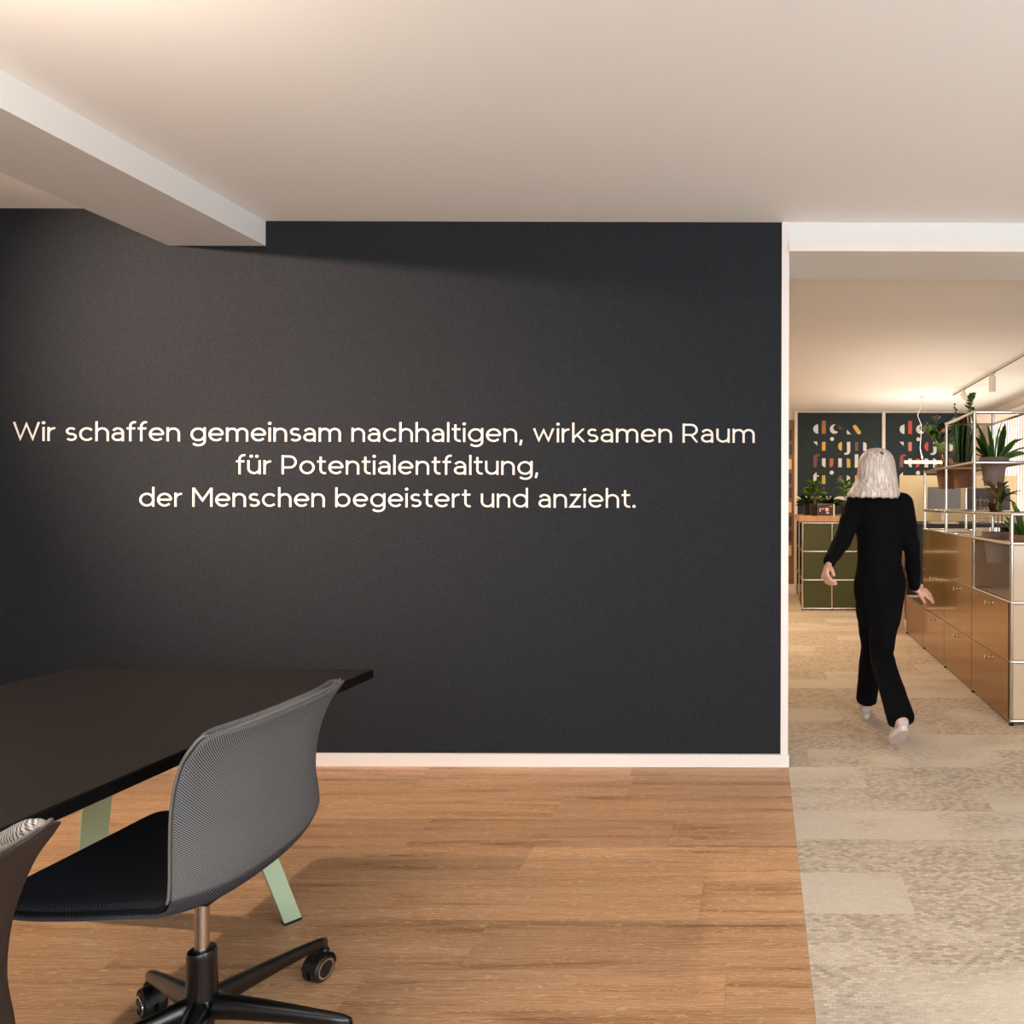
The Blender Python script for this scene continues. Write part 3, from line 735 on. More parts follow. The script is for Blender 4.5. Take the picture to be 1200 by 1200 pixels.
def make_chair(label, loc, rz, outer, edge):
    t = thing('swivel_chair', label, 'chair', loc, rz, None)
    G = shell_grid(); N = shell_normals(G)
    if edge == 'pad': obj('shell', shell_slab(G, N, 0.0, 0.012), outer, t, smooth='all')
    else:
        obj('backrest_shell', shell_slab(G[31:], N[31:], 0.0, 0.012), outer, t, smooth='all')
        obj('seat_shell', shell_slab(G[:32], N[:32], 0.0, 0.012), M['weave_seat_shade'], t, smooth='all')
    if edge == 'pad':
        obj('seat_pad', shell_slab(G, N, 0.0125, 0.038, inset=0.004), M['weave_lit'], t, smooth='all')
    else:
        obj('backrest_pad', shell_slab(G[31:], N[31:], 0.0125, 0.034, inset=0.002, ramp=12.0, base=0.08), M['weave_grey'], t, smooth='all')
        obj('seat_pad', shell_slab(G[:31], N[:31], 0.0125, 0.034, inset=0.004, ramp=3.0), M['weave_shaded'], t, smooth='all')
    if edge == 'pad':
        bm = bmesh.new(); sweep(bm, rim_pts(G, N, 0.0125), 0.0032, seg=8, closed=True)
        obj('piping', bm, M['piping'], t, smooth='all')
    else:
        for rows_, m_ in ((range(29, len(G)), M['piping']), (range(29, -1, -1), M['weave_shaded'])):
            rows_ = list(rows_); nu = len(G[0]); e_ = rows_[-1]
            pts = [G[j][0] + N[j][0] * 0.0125 for j in rows_] + [G[e_][i] + N[e_][i] * 0.0125 for i in range(1, nu - 1)] + [G[j][-1] + N[j][-1] * 0.0125 for j in reversed(rows_)]
            out = [pts[0]]
            for p in pts[1:]:
                if (p - out[-1]).length > 0.004: out.append(p)
            bm = bmesh.new(); sweep(bm, out, 0.0032, seg=8); obj('piping', bm, m_, t, smooth='all')
    # seat bracket
    bm = bmesh.new(); box(bm, -0.06, 0.11, -0.06, 0.06, 0.408, 0.436); obj('seat_bracket', bm, M['black_plastic'], t, bevel=0.008)
    bm = bmesh.new(); tube(bm, (0, 0, 0.25), (0, 0, 0.41), 0.0145, seg=24); obj('gas_lift', bm, M['steel'], t, smooth=True)
    bm = bmesh.new(); lathe(bm, [(0, 0.05), (0.024, 0.05), (0.024, 0.10), (0.031, 0.125), (0.031, 0.155), (0.029, 0.262), (0.0295, 0.268), (0.027, 0.275), (0.0155, 0.277), (0, 0.277)], seg=28)
    obj('lift_cover', bm, M['black_metal'], t, smooth=True)
    arm0 = None
    for k in range(5):
        a = radians(ARM0 + 72 * k)
        if arm0 is None:
            bm = bmesh.new(); R0 = 0.331; rings = []
            n = 16
            for i in range(n + 1):
                s_ = i / n; x = 0.018 + s_ * (R0 + 0.004 - 0.018)
                z = 0.148 - 0.052 * s_ ** 1.2; hw = 0.024 - 0.0125 * s_; hh = 0.023 - 0.012 * s_
                if i == n: hw *= 0.7; hh *= 0.7
                pts = [(-hw, -hh * 0.7), (-hw * 0.8, -hh), (hw * 0.8, -hh), (hw, -hh * 0.7), (hw * 0.75, hh * 0.55), (hw * 0.35, hh), (-hw * 0.35, hh), (-hw * 0.75, hh * 0.55)]
                rings.append([bm.verts.new((x, py, z + pz)) for py, pz in pts])
            for A, B in zip(rings, rings[1:]):
                for i in range(8):
                    j = (i + 1) % 8; bm.faces.new((A[i], A[j], B[j], B[i]))
            bm.faces.new(rings[0]); bm.faces.new(rings[-1])
            arm = obj('base_arm', bm, M['black_metal'], t, smooth='all'); arm0 = arm
            # caster
            bm = bmesh.new(); tube(bm, (R0, 0, 0.062), (R0, 0, 0.092), 0.008, seg=12)
            lathe(bm, [(0, 0.075), (0.011, 0.075), (0.013, 0.07), (0.013, 0.06), (0, 0.06)], c=(R0, 0, 0), seg=14)
            # hood between the two wheels
            for i in range(10):
                pass
            hp = [(R0 - 0.018 + 0.037 * cos(radians(q)), 0.037 + 0.037 * sin(radians(q))) for q in range(-10, 175, 15)]
            hp += [(R0 - 0.018 + 0.0345 * cos(radians(q)), 0.037 + 0.0345 * sin(radians(q))) for q in range(170, -15, -15)]
            prism(bm, hp, -0.021, 0.021, fn=lambda x, y_, z_: (x, z_, y_))
            box(bm, R0 - 0.04, R0 + 0.004, -0.003, 0.003, 0.03, 0.07)
            obj('caster', bm, M['black_plastic'], arm, smooth=True)
            for sgn in (-1, 1):
                bm = bmesh.new()
                prof_ = [(0, 0.004), (0.0325, 0.004), (0.034, 0.007), (0.034, 0.019), (0.031, 0.0235), (0.028, 0.0245), (0, 0.0245)]
                lathe(bm, prof_, seg=26)
                for v in bm.verts: v.co = Vector((R0 - 0.018 + v.co.x, sgn * v.co.z, 0.034 + v.co.y))
                obj('wheel', bm, M['wheel'], arm, smooth=True)
                bm = bmesh.new()
                lathe(bm, [(0.021, 0.0242), (0.021, 0.0265), (0.0255, 0.0265), (0.0255, 0.0242)], seg=26)
                for v in bm.verts: v.co = Vector((R0 - 0.018 + v.co.x, sgn * v.co.z, 0.034 + v.co.y))
                obj('wheel_ring', bm, M['chrome'], arm, smooth=True)
        else:
            arm = copy_tree(arm0, t)
        arm.rotation_euler = (0, 0, a)
    bm = bmesh.new(); lathe(bm, [(0, 0.112), (0.03, 0.112), (0.036, 0.128), (0.034, 0.155), (0.030, 0.166), (0, 0.166)], seg=28)
    obj('hub', bm, M['black_metal'], t, smooth=True)
    return t
M['piping'] = mat('beige_grey_piping', '#68625C', 0.8, bump=(500, 0.5))
# chair faces -x in the world: local +x -> world -x, i.e. rotated by 180 degrees
ARM0 = 3 - 180
make_chair('swivel chair with woven grey back and five-star base, standing at the table', (-1.29, 1.630, 0), pi, M['weave_grey'], 'grey')
make_chair('nearer swivel chair with smooth dark brown back shell and woven pad coloured as lit, left frame edge', (-1.222, 0.806, 0), pi, M['brown_shell'], 'pad')

# ================================================================ STEEL TUBE CABINETS
X0, X1 = 1.49, 1.862
YS = [4.17, 4.905, 5.64, 6.375, 7.11]
Z = [0.025, 0.375, 0.725, 1.075, 1.25, 1.60, 1.95]
TR = 0.0115
cb = thing('modular_cabinet', 'chrome tube cabinet run with bronze drawer fronts and an open stepped plant rack on top', 'cabinet', (X0, YS[0], 0))
def L(x, y, z): return (x - X0, y - YS[0], z)
def ctube(p0, p1, parent, loc, r=TR):
    bm = bmesh.new(); tube(bm, L(*p0), L(*p1), r, seg=12); return obj('steel_tube', bm, M['chrome'], parent, smooth=True)
balls = set()
def seg_(p0, p1):
    ctube(p0, p1, cb, None); balls.add(tuple(round(v, 3) for v in p0)); balls.add(tuple(round(v, 3) for v in p1))
heights = {0: [0, 1, 2, 3, 4], 1: [0, 1, 2, 3, 4, 5, 6], 2: [0, 1, 2, 3, 4, 5], 3: [0, 1]}
top_at = [4, 6, 6, 5, 1]   # highest level of the upright at each bay line
for j in range(5):
    for x in (X0, X1): seg_((x, YS[j], Z[0]), (x, YS[j], Z[top_at[j]]))
    for k in range(top_at[j] + 1):
        seg_((X0, YS[j], Z[k]), (X1, YS[j], Z[k]))
for b, lv in heights.items():
    for k in lv:
        for x in (X0, X1): seg_((x, YS[b], Z[k]), (x, YS[b + 1], Z[k]))
bm = bmesh.new()
for p in balls:
    bmesh.ops.create_icosphere(bm, subdivisions=2, radius=0.0135, matrix=Matrix.Translation(L(*p)))
tag(obj('ball_connector', bm, M['chrome'], cb, smooth='all'), kind='stuff')
for j in range(5):
    for x in (X0, X1):
        bm = bmesh.new(); lathe(bm, [(0, 0), (0.017, 0), (0.017, 0.006), (0.007, 0.01), (0.007, 0.02), (0, 0.02)], c=L(x, YS[j], 0), seg=14)
        obj('foot', bm, M['black_plastic'], cb, smooth=True)
def panel(name, x0, x1, y0, y1, z0, z1, m, parent=None, bevel=0.0015):
    a, b_ = L(x0, y0, z0), L(x1, y1, z1)
    return boxo(name, (a[0], b_[0], a[1], b_[1], a[2], b_[2]), m, parent or cb, bevel=bevel)
GAP = 0.004
for b in range(4):
    rows = 3 if b < 3 else 1
    for k in range(rows):
        y0, y1, z0, z1 = YS[b] + GAP, YS[b + 1] - GAP, Z[k] + GAP, Z[k + 1] - GAP
        if b == 0: y0 = YS[0] + TR + 0.002
        if b == 0 and k == 2:
            gp_ = panel('glass_front', X0 - 0.003, X0 + 0.001, y0, YS[1] - TR, z0 + TR, z1 - TR, M['glass'], bevel=0)
            continue
        name = 'drawer_front' if k < 2 and b < 3 else 'front_panel'
        d = panel(name, X0 - TR - 0.004, X0 - TR + 0.010 - 0.012, y0, y1, z0, z1, M['bronze'])
        if name == 'drawer_front':
            bm = bmesh.new(); cy = (YS[b] + YS[b + 1]) / 2
            lathe(bm, [(0, 0), (0.006, 0), (0.006, 0.012), (0.015, 0.016), (0.016, 0.024), (0.011, 0.027), (0, 0.027)], seg=18)
            for v in bm.verts: v.co = Vector((-v.co.z, v.co.y, v.co.x)) + Vector(L(X0 - TR - 0.004, cy, Z[k + 1] - 0.05))
            obj('knob', bm, M['chrome'], d, smooth=True)
    for k in range(rows):   # back panels
        panel('back_panel', X1 - 0.001, X1 + 0.002, YS[b] + TR, YS[b + 1] - TR, Z[k] + TR, Z[k + 1] - TR, M['beige_lacquer'] if (b == 0 and k == 2) else M['bronze'], bevel=0)
for j, rows in ((0, 3), (1, 3), (2, 3), (3, 3), (4, 1)):
    for k in range(rows):
        panel('side_panel', X0 + TR, X1 - TR, YS[j] - 0.001, YS[j] + 0.002, Z[k] + TR, Z[k + 1] - TR, M['beige_lacquer'] if j == 0 else M['bronze'], bevel=0)
def hole_panel(name, y0, y1, z, holes, m):
    bm = bmesh.new(); ya = y0; hs = sorted(holes, key=lambda h: h[1])
    cuts = [y0] + [(a[1] + b[1]) / 2 for a, b in zip(hs, hs[1:])] + [y1]
    x0, x1 = X0 + 0.006, X1 - 0.006
    for (hx, hy, hr), ya, yb in zip(hs, cuts, cuts[1:]):
        n = 32; outer, inner = [], []
        for i in range(n):
            t = 2 * pi * i / n; dx, dy = cos(t), sin(t)
            sx = ((x1 - hx) if dx > 0 else (hx - x0)) / max(abs(dx), 1e-6); sy = ((yb - hy) if dy > 0 else (hy - ya)) / max(abs(dy), 1e-6)
            s_ = min(sx, sy); outer.append((hx + dx * s_, hy + dy * s_)); inner.append((hx + dx * hr, hy + dy * hr))
        for zz in (z - 0.0015, z + 0.0015):
            o_ = [bm.verts.new(L(p[0], p[1], zz)) for p in outer]; i_ = [bm.verts.new(L(p[0], p[1], zz)) for p in inner]
            for i in range(n):
                j = (i + 1) % n; bm.faces.new((o_[i], o_[j], i_[j], i_[i]))
        # corner fills
    return obj(name, bm, m, cb)
# shelves and tops
for b in range(3):
    for k in (0, 2): panel('shelf', X0 + 0.006, X1 - 0.006, YS[b] + 0.006, YS[b + 1] - 0.006, Z[k] - 0.001, Z[k] + 0.002, M['bronze'] if k == 0 or b else M['beige_lacquer'], bevel=0)
panel('shelf', X0 + 0.006, X1 - 0.006, YS[3] + 0.006, YS[4] - 0.006, Z[1] - 0.001, Z[1] + 0.002, M['bronze'], bevel=0)
for b in (1, 2): panel('top_panel', X0 + 0.006, X1 - 0.006, YS[b] + 0.006, YS[b + 1] - 0.006, Z[3] - 0.001, Z[3] + 0.002, M['beige_lacquer'], bevel=0)
POT = {'A': (1.690, 5.10, 1.60), 'B': (1.63, 6.16, 1.60), 'C': (1.665, 5.76, 1.60), 'D': (1.600, 4.74, 1.075), 'E': (1.645, 4.35, 1.075)}
hole_panel('top_panel', YS[0] + 0.006, YS[1] - 0.006, Z[3], [(POT['E'][0], POT['E'][1], 0.096), (POT['D'][0], POT['D'][1], 0.096)], M['beige_lacquer'])
hole_panel('shelf', YS[1] + 0.006, YS[2] - 0.006, Z[5], [(POT['A'][0], POT['A'][1], 0.096)], M['bronze'])
hole_panel('shelf', YS[2] + 0.006, YS[3] - 0.006, Z[5], [(POT['B'][0], POT['B'][1], 0.096), (POT['C'][0], POT['C'][1], 0.096)], M['bronze'])
panel('top_panel', X0 + 0.006, X1 - 0.006, YS[1] + 0.006, YS[2] - 0.006, Z[6] - 0.002, Z[6] + 0.001, M['bronze'], bevel=0)

# ---------------------------------------------------------------- plants
def leaf_mesh(name, length, width, bend, m, fold=0.25, tip=0.0, shape='lance', edge_m=None, n=10):
    """leaf along +z from the origin, curving towards +x"""
    bm = bmesh.new(); rows = []
    for i in range(n + 1):
        s = i / n
        if shape == 'lance': wdt = width * math.sin(pi * min(s * 0.92 + 0.08, 1)) ** 0.8
        elif shape == 'sword': wdt = width * min(1, 0.55 + 1.2 * s) * (1 - max(0, (s - 0.6) / 0.4) ** 1.6)
        else: wdt = width * math.sqrt(max(0, 1 - (2 * s - 1) ** 2))
        a = bend * s; 
        x = length * (1 - cos(a)) / max(bend, 1e-3) if bend > 1e-3 else 0; z = length * sin(a) / bend if bend > 1e-3 else length * s
        wdt = max(wdt, 0.0006)
        cols = (-1, -0.62, 0, 0.62, 1)
        rows.append([bm.verts.new((x - cos(a) * fold * wdt * abs(c) * 0.5, c * wdt / 2, z + sin(a) * fold * wdt * abs(c) * 0.5)) for c in cols])
    for A, B in zip(rows, rows[1:]):
        for c in range(4):
            f = bm.faces.new((A[c], A[c + 1], B[c + 1], B[c]))
            if edge_m and c in (0, 3): f.material_index = 1
            f.smooth = True
    bmesh.ops.solidify(bm, geom=bm.faces[:], thickness=0.0012)
    me = bpy.data.meshes.new(name); bm.to_mesh(me); bm.free(); me.materials.append(m)
    if edge_m: me.materials.append(edge_m)
    return me
ROLL = random.Random(5)
def put_leaf(me, parent, loc, az, tilt, sc=1.0, name='leaf'):
    o = bpy.data.objects.new(name, me); C.objects.link(o); o.parent = parent; o.location = loc
    o.rotation_euler = (Matrix.Rotation(az, 3, 'Z') @ Matrix.Rotation(tilt, 3, 'Y') @ Matrix.Rotation(ROLL.uniform(-1.1, 1.1), 3, 'Z')).to_euler(); o.scale = (sc, sc, sc)
    return o
def make_pot(t, m, r=0.100, h=0.205, rim=0.045, z=None):
    # origin of the thing = pot bottom
    bm = bmesh.new()
    lathe(bm, [(0, 0), (r * 0.66, 0), (r * 0.68, 0.004), (r * 0.90, h - rim), (r * 1.0 + 0.004, h - rim + 0.002), (r * 1.03, h), (r * 0.96, h), (r * 0.88, h - 0.03), (0, h - 0.03)], seg=32)
    p = obj('pot', bm, m, t, smooth=True)
    bm = bmesh.new(); lathe(bm, [(0, h - 0.028), (r * 0.87, h - 0.028), (r * 0.87, h - 0.022), (0, h - 0.018)], seg=24); obj('soil', bm, M['soil'], t)
def potted(name, key, label, m, cat='plant'):
    x, y_, z = POT[key]; return thing(name, label, cat, (x, y_, z - 0.158)), x
RIM = 0.205
rnd = random.Random(3)
# A: snake plant, variegated
t, _ = potted('snake_plant', 'A', 'snake plant with yellow-edged leaves in grey-brown clay pot, upper right shelf of the rack', None)
make_pot(t, M['terracotta'])
sw = [leaf_mesh('leaf', l_, 0.052, b_, M['leaf_dark'], fold=0.3, shape='sword', edge_m=M['leaf_pale']) for l_, b_ in ((0.30, 0.25), (0.24, 0.45), (0.28, 0.9))]
for k, (az, ti, sc, mi) in enumerate([(180, 12, 1.0, 0), (200, 28, 0.95, 1), (160, 35, 0.8, 1), (270, 8, 1.0, 0), (90, 5, 0.95, 0), (10, 10, 1.0, 0), (30, 32, 1.0, 2), (-20, 45, 1.05, 2), (0, 60, 1.0, 2), (-5, 25, 0.9, 1), (230, 30, 0.7, 1), (320, 35, 0.9, 1), (130, 18, 0.8, 0), (250, 55, 0.6, 1), (185, 55, 0.7, 1)]):
    a = radians(az); put_leaf(sw[mi], t, (0.035 * cos(a), 0.035 * sin(a), RIM - 0.03), a, radians(ti), sc)
# C: tall upright dark snake plant / cactus like stems plus bright zz stem
t, _ = potted('zz_plant', 'C', 'tall dark upright plant with one bright leafy stem rising above the rack', None)
make_pot(t, M['terracotta_red'])
cy = [leaf_mesh('leaf', l_, 0.026, b_, M['leaf_deep'] if i % 2 else M['leaf_dark'], fold=0.6, shape='sword', edge_m=(M['leaf_pale'] if i == 2 else None)) for i, (l_, b_) in enumerate(((0.46, 0.10), (0.42, 0.16), (0.40, 0.25)))]
for k in range(17):
    a = rnd.uniform(0, 2 * pi); rr = rnd.uniform(0.01, 0.06); put_leaf(cy[k % 3], t, (rr * cos(a), rr * sin(a), RIM - 0.03), a, radians(rnd.uniform(0, 8)), rnd.uniform(0.75, 1.08))
zz = leaf_mesh('leaf', 0.062, 0.034, 0.5, M['leaf_mid'], shape='oval', fold=0.2, n=6)
def zz_stem(t, x, y_, h, lean, az, n=12, start=0.3, m='leaf_mid', sc=1.0, leaf=None):
    bm = bmesh.new(); pts = [(x + cos(az) * lean * (s / 8) ** 2, y_ + sin(az) * lean * (s / 8) ** 2, RIM - 0.03 + h * s / 8) for s in range(9)]
    sweep(bm, pts, [0.007 - 0.0005 * s for s in range(9)], seg=6); obj('stem', bm, M['stem'] if leaf else M['leaf_dark'], t, smooth='all')
    for i in range(n):
        s = start + (1 - start) * i / (n - 1)
        p = (x + cos(az) * lean * s * s, y_ + sin(az) * lean * s * s, RIM - 0.03 + h * s)
        put_leaf(leaf or zz, t, p, az + pi / 2 * (1 if i % 2 else -1) + rnd.uniform(-0.5, 0.5), radians(rnd.uniform(35, 70)), sc * rnd.uniform(0.85, 1.15))
zz_stem(t, 0.04, 0.02, 0.58, 0.02, 0, n=16, start=0.72, sc=1.15)
zz_stem(t, -0.02, 0.0, 0.50, 0.06, pi, n=6, start=0.75, sc=0.6)
# B: zz / banana like with large leaves
t, _ = potted('potted_plant', 'B', 'leafy green plant with spreading round leaves in the leftmost red-brown pot of the rack', None)
make_pot(t, M['terracotta_red'])
big = leaf_mesh('leaf', 0.15, 0.080, 0.7, M['leaf_mid'], shape='lance', fold=0.3)
bigd = leaf_mesh('leaf', 0.15, 0.080, 0.7, M['leaf_dark'], shape='lance', fold=0.3)
for k, (x, h, le, az) in enumerate(((0, 0.40, 0.05, 0.2), (-0.03, 0.34, 0.16, pi), (0.03, 0.30, 0.14, 0.3), (0, 0.26, 0.10, pi * 0.9), (-0.02, 0.42, 0.10, pi + 0.3), (0, 0.36, 0.26, 0.1))):
    zz_stem(t, x, 0, h, le, az, n=7, start=0.55, leaf=big if k % 2 else bigd, sc=0.8)
# D: cordyline
t, _ = potted('cordyline', 'D', 'red-leaved cordyline in a grey-brown pot sunk into the cabinet top behind glass', None)
make_pot(t, M['terracotta'])
cl1 = leaf_mesh('leaf', 0.17, 0.046, 0.9, M['leaf_red'], shape='lance', fold=0.35); cl2 = leaf_mesh('leaf', 0.15, 0.052, 0.8, M['leaf_dark'], shape='lance', fold=0.35)
for (sx, sy, hh) in ((0, 0, 0.245), (0.03, 0.02, 0.20), (-0.02, 0.03, 0.12)):
    bm = bmesh.new(); sweep(bm, [(sx, sy, RIM - 0.03), (sx + 0.004, sy, RIM + hh * 0.5), (sx, sy, RIM + hh)], 0.0045, seg=7); obj('stem', bm, M['stem'], t, smooth='all')
    for k in range(9 if hh > 0.2 else 4):
        az = k * 2.39996 + sx * 30; put_leaf(cl1 if k % 3 else cl2, t, (sx, sy, RIM + hh - 0.004 * k), az, radians(18 + 7.5 * k), rnd.uniform(0.85, 1.1))
# E: snake plant right
t, _ = potted('snake_plant', 'E', 'bright snake plant in a pot at the near front corner of the cabinet', None)
make_pot(t, M['terracotta_red'])
for k, (az, ti, sc, mi) in enumerate([(180, 8, 0.9, 0), (190, 28, 0.8, 1), (250, 15, 0.9, 0), (100, 14, 0.8, 0), (0, 12, 0.9, 0), (20, 35, 0.9, 1), (300, 30, 0.8, 1), (150, 35, 0.7, 1), (220, 45, 0.7, 1), (70, 30, 0.8, 1)]):
    a = radians(az); put_leaf(sw[mi], t, (0.035 * cos(a), 0.035 * sin(a), RIM - 0.03), a, radians(ti), sc)

# ================================================================ GREEN CABINET
GX, GY, GW, GH = 0.524, 8.65, 0.36, 0.35
gc = thing('green_cabinet', 'olive green panelled chrome tube cabinet with oak top in the back room', 'cabinet', (GX, GY, 0))
GD = 1.45; ncol = 3
gz = [0.022 + 0.35 * k for k in range(4)]; gballs = set()
def gt(p0, p1):
    bm = bmesh.new(); tube(bm, p0, p1, 0.0125, seg=10); obj('steel_tube', bm, M['chrome'], gc, smooth=True)
    gballs.add(tuple(round(v, 3) for v in p0)); gballs.add(tuple(round(v, 3) for v in p1))
for c in range(ncol + 1):
    for yy in (0, GD):
        gt((c * GW, yy, gz[0]), (c * GW, yy, gz[3]))
for z_ in gz:
    for yy in (0, GD): gt((0, yy, z_), (ncol * GW, yy, z_))
    gt((0, 0, z_), (0, GD, z_)); gt((ncol * GW, 0, z_), (ncol * GW, GD, z_))
gt((0, GD / 2, gz[0]), (0, GD / 2, gz[3]))
bm = bmesh.new()
for p in gballs: bmesh.ops.create_icosphere(bm, subdivisions=1, radius=0.015, matrix=Matrix.Translation(p))
tag(obj('ball_connector', bm, M['chrome'], gc, smooth='all'), kind='stuff')
for c in range(ncol):
    for k in range(3):
        boxo('front_panel', (c * GW + 0.012, (c + 1) * GW - 0.012, -0.004, 0.003, gz[k] + 0.012, gz[k + 1] - 0.012), M['green_lacquer'], gc)
for k in range(4):
    boxo('shelf', (0.012, ncol * GW - 0.012, 0.012, GD - 0.012, gz[k] - 0.002, gz[k] + 0.002), M['green_lacquer'] if k else M['oak_dark'], gc)
boxo('inner_panel', (0.30, 0.304, 0.012, GD - 0.012, gz[0] + 0.003, gz[3] - 0.003), M['oak_dark'], gc)
boxo('side_panel', (ncol * GW - 0.002, ncol * GW + 0.002, 0.012, GD - 0.012, gz[0], gz[3]), M['green_lacquer'], gc)
boxo('oak_top', (-0.03, ncol * GW + 0.02, -0.02, GD + 0.03, gz[3] + 0.016, gz[3] + 0.082), M['oak'], gc, bevel=0.004)
for c in range(ncol + 1):
    for yy in (0, GD):
        bm = bmesh.new(); lathe(bm, [(0, 0), (0.016, 0), (0.016, 0.006), (0.006, 0.01), (0.006, 0.02), (0, 0.02)], c=(c * GW, yy, 0), seg=12); obj('foot', bm, M['black_plastic'], gc)
# binders on the open side shelves
for k in range(5):
    b0 = boxo('binder', (0.0, 0.26, 0, 0.06, 0, 0.26), M['binder'] if k % 2 else M['dark_back'], bevel=0.003)
    b0.location = (GX + 0.03, GY + 0.10 + k * 0.075, gz[2] + 0.0025)
    tag(b0, ('foremost dark binder on the open side shelf of the green cabinet', 'grey binder between first and middle dark binders, green cabinet side shelf', 'middle dark binder on the open side shelf of the green cabinet', 'grey binder behind the middle dark binder, green cabinet side shelf', 'rearmost dark binder on the open side shelf of the green cabinet')[k], 'binder', 'binders in the green cabinet')
TOPZ = gz[3] + 0.082
# photo card
cd = thing('photo_card', 'small dark brown printed card in a white stand on the oak top', 'card', (GX + 0.30, 8.80, TOPZ), radians(0))
boxo('card_back', (-0.105, 0.105, 0.0, 0.012, 0, 0.150), M['paper'], cd, bevel=0.002)
boxo('print', (-0.105, 0.088, -0.003, -0.0003, 0.004, 0.148), M['card'], cd)
for (x0, x1, z0, z1, m_) in ((-0.085, -0.02, 0.085, 0.097, 'photo_pale'), (-0.01, 0.03, 0.06, 0.105, 'photo_pale'), (-0.085, -0.07, 0.055, 0.09, 'photo_pale'), (0.045, 0.075, 0.118, 0.126, 'photo_pale'), (0.0, 0.035, 0.03, 0.05, 'photo_pale')):
    boxo('printed_mark', (x0, x1, -0.0045, -0.003, z0, z1), M[m_], cd)
RIM = 0.155
def small_pot(t, m, r=0.07): make_pot(t, m, r=r, h=0.155, rim=0.03)
wide = leaf_mesh('leaf', 0.20, 0.095, 0.9, M['leaf_mid'], shape='lance', fold=0.3); wide2 = leaf_mesh('leaf', 0.17, 0.075, 1.1, M['leaf_pale'], shape='lance', fold=0.3)
t = thing('leafy_plant', 'bright green broad-leaved plant on the oak top left of the printed card', 'plant', (0.70, 9.0, TOPZ)); small_pot(t, M['black_plastic'])
for k, (h, le, az) in enumerate(((0.28, 0.02, 0), (0.22, 0.08, 0.2), (0.18, 0.10, 3.0), (0.08, 0.12, -0.3))):
    zz_stem(t, 0, 0, h, le, az, n=6, start=0.7, leaf=wide if k % 2 == 0 else wide2, sc=0.85)
t = thing('dracaena', 'slender dracaena with drooping pale-striped leaves on the oak top right of the printed card', 'plant', (1.07, 8.95, TOPZ)); small_pot(t, M['black_plastic'], 0.06)
nar = leaf_mesh('leaf', 0.19, 0.042, 1.3, M['leaf_mid'], shape='lance', fold=0.3, edge_m=M['leaf_pale'])
for k in range(16):
    put_leaf(nar, t, (0, 0, RIM + 0.02 + 0.016 * k), k * 2.4, radians(25 + (16 - k) * 3.0), rnd.uniform(0.85, 1.1))
bm = bmesh.new(); sweep(bm, [(0, 0, RIM - 0.03), (0, 0, RIM + 0.26)], 0.006, seg=6); obj('stem', bm, M['leaf_dark'], t)
bush = leaf_mesh('leaf', 0.15, 0.036, 0.5, M['leaf_deep'], shape='lance', fold=0.3, n=6)
for (x, y_, lab) in ((0.64, 9.50, 'dark bushy fern at the left end of the oak top'), (0.93, 9.72, 'dark bushy fern behind the printed card'), (1.32, 9.4, 'dark bushy fern behind the striped dracaena')):
    t = thing('dark_fern', lab, 'plant', (x, y_, TOPZ)); small_pot(t, M['black_plastic'], 0.065)
    for k in range(46):
        a = k * 2.4; put_leaf(bush, t, (0.03 * cos(a), 0.03 * sin(a), RIM - 0.03 + rnd.uniform(0, 0.06)), a, radians(rnd.uniform(5, 95)), rnd.uniform(0.9, 1.35))

# ================================================================ DESK AREA BEHIND THE RACK
ds = thing('standing_desk', 'black topped standing desk with a brown drawer box behind the plant rack', 'desk', (1.62, 7.95, 0))
boxo('desk_top', (-0.12, 1.40, 0, 0.67, 1.045, 1.085), M['desk_black'], ds, bevel=0.003)
boxo('leg_panel', (0.13, 0.20, 0.03, 0.62, 0.0, 1.044), M['desk_black'], ds, bevel=0.003)
boxo('leg_panel', (1.30, 1.36, 0.03, 0.62, 0.0, 1.044), M['desk_black'], ds, bevel=0.003)
dbx = boxo('drawer_box', (-0.08, 0.128, 0.01, 0.45, 0.60, 1.044), M['brown_box'], ds, bevel=0.004)
for x in (-0.045, 0.03):
    bm = bmesh.new(); lathe(bm, [(0, 0), (0.006, 0), (0.006, 0.012), (0.016, 0.016), (0.014, 0.026), (0, 0.027)], seg=14)
    for v in bm.verts: v.co = Vector((x + v.co.x, 0.01 - v.co.z, 0.955 + v.co.y))
    obj('knob', bm, M['chrome'], dbx, smooth=True)
for x in (0.01, 0.035):
    bm = bmesh.new(); tube(bm, (x, 0.05, 0), (x, 0.05, 0.60), 0.008); obj('support_rod', bm, M['oak_dark'], ds)
fs = boxo('desk_screen', (0, 1.42, 0, 0.04, 0, 0.56), M['screen_felt'], bevel=0.006); fs.location = (1.85, 8.80, 1.085 + 0.012)
boxo('clamp', (0.2, 0.26, 0.0, 0.04, -0.012, 0.0), M['black_plastic'], fs); boxo('clamp', (1.0, 1.06, 0.0, 0.04, -0.012, 0.0), M['black_plastic'], fs)
tag(fs, 'beige felt desk screen standing at the rear edge of the black desk', 'screen')
fs.location.y = 8.575
fs.location.x = 1.70
def monitor(x, y_, w_, h, m, label):
    t = thing('monitor', label, 'monitor', (x, y_, 1.086))
    boxo('housing', (-w_ / 2, w_ / 2, -0.012, 0.012, 0.145, 0.145 + h), m, t, bevel=0.005)
    boxo('bezel', (-w_ / 2 - 0.004, w_ / 2 + 0.004, 0.012, 0.018, 0.141, 0.149 + h), M['black_plastic'], t)
    boxo('stand', (-0.03, 0.03, 0.019, 0.03, 0.012, 0.30), M['steel'], t); boxo('stand_foot', (-0.09, 0.09, -0.02, 0.10, 0, 0.012), M['steel'], t, bevel=0.003)
monitor(2.145, 8.2, 0.37, 0.27, M['grey_back'], 'monitor with a flat light grey back, left one on the standing desk')
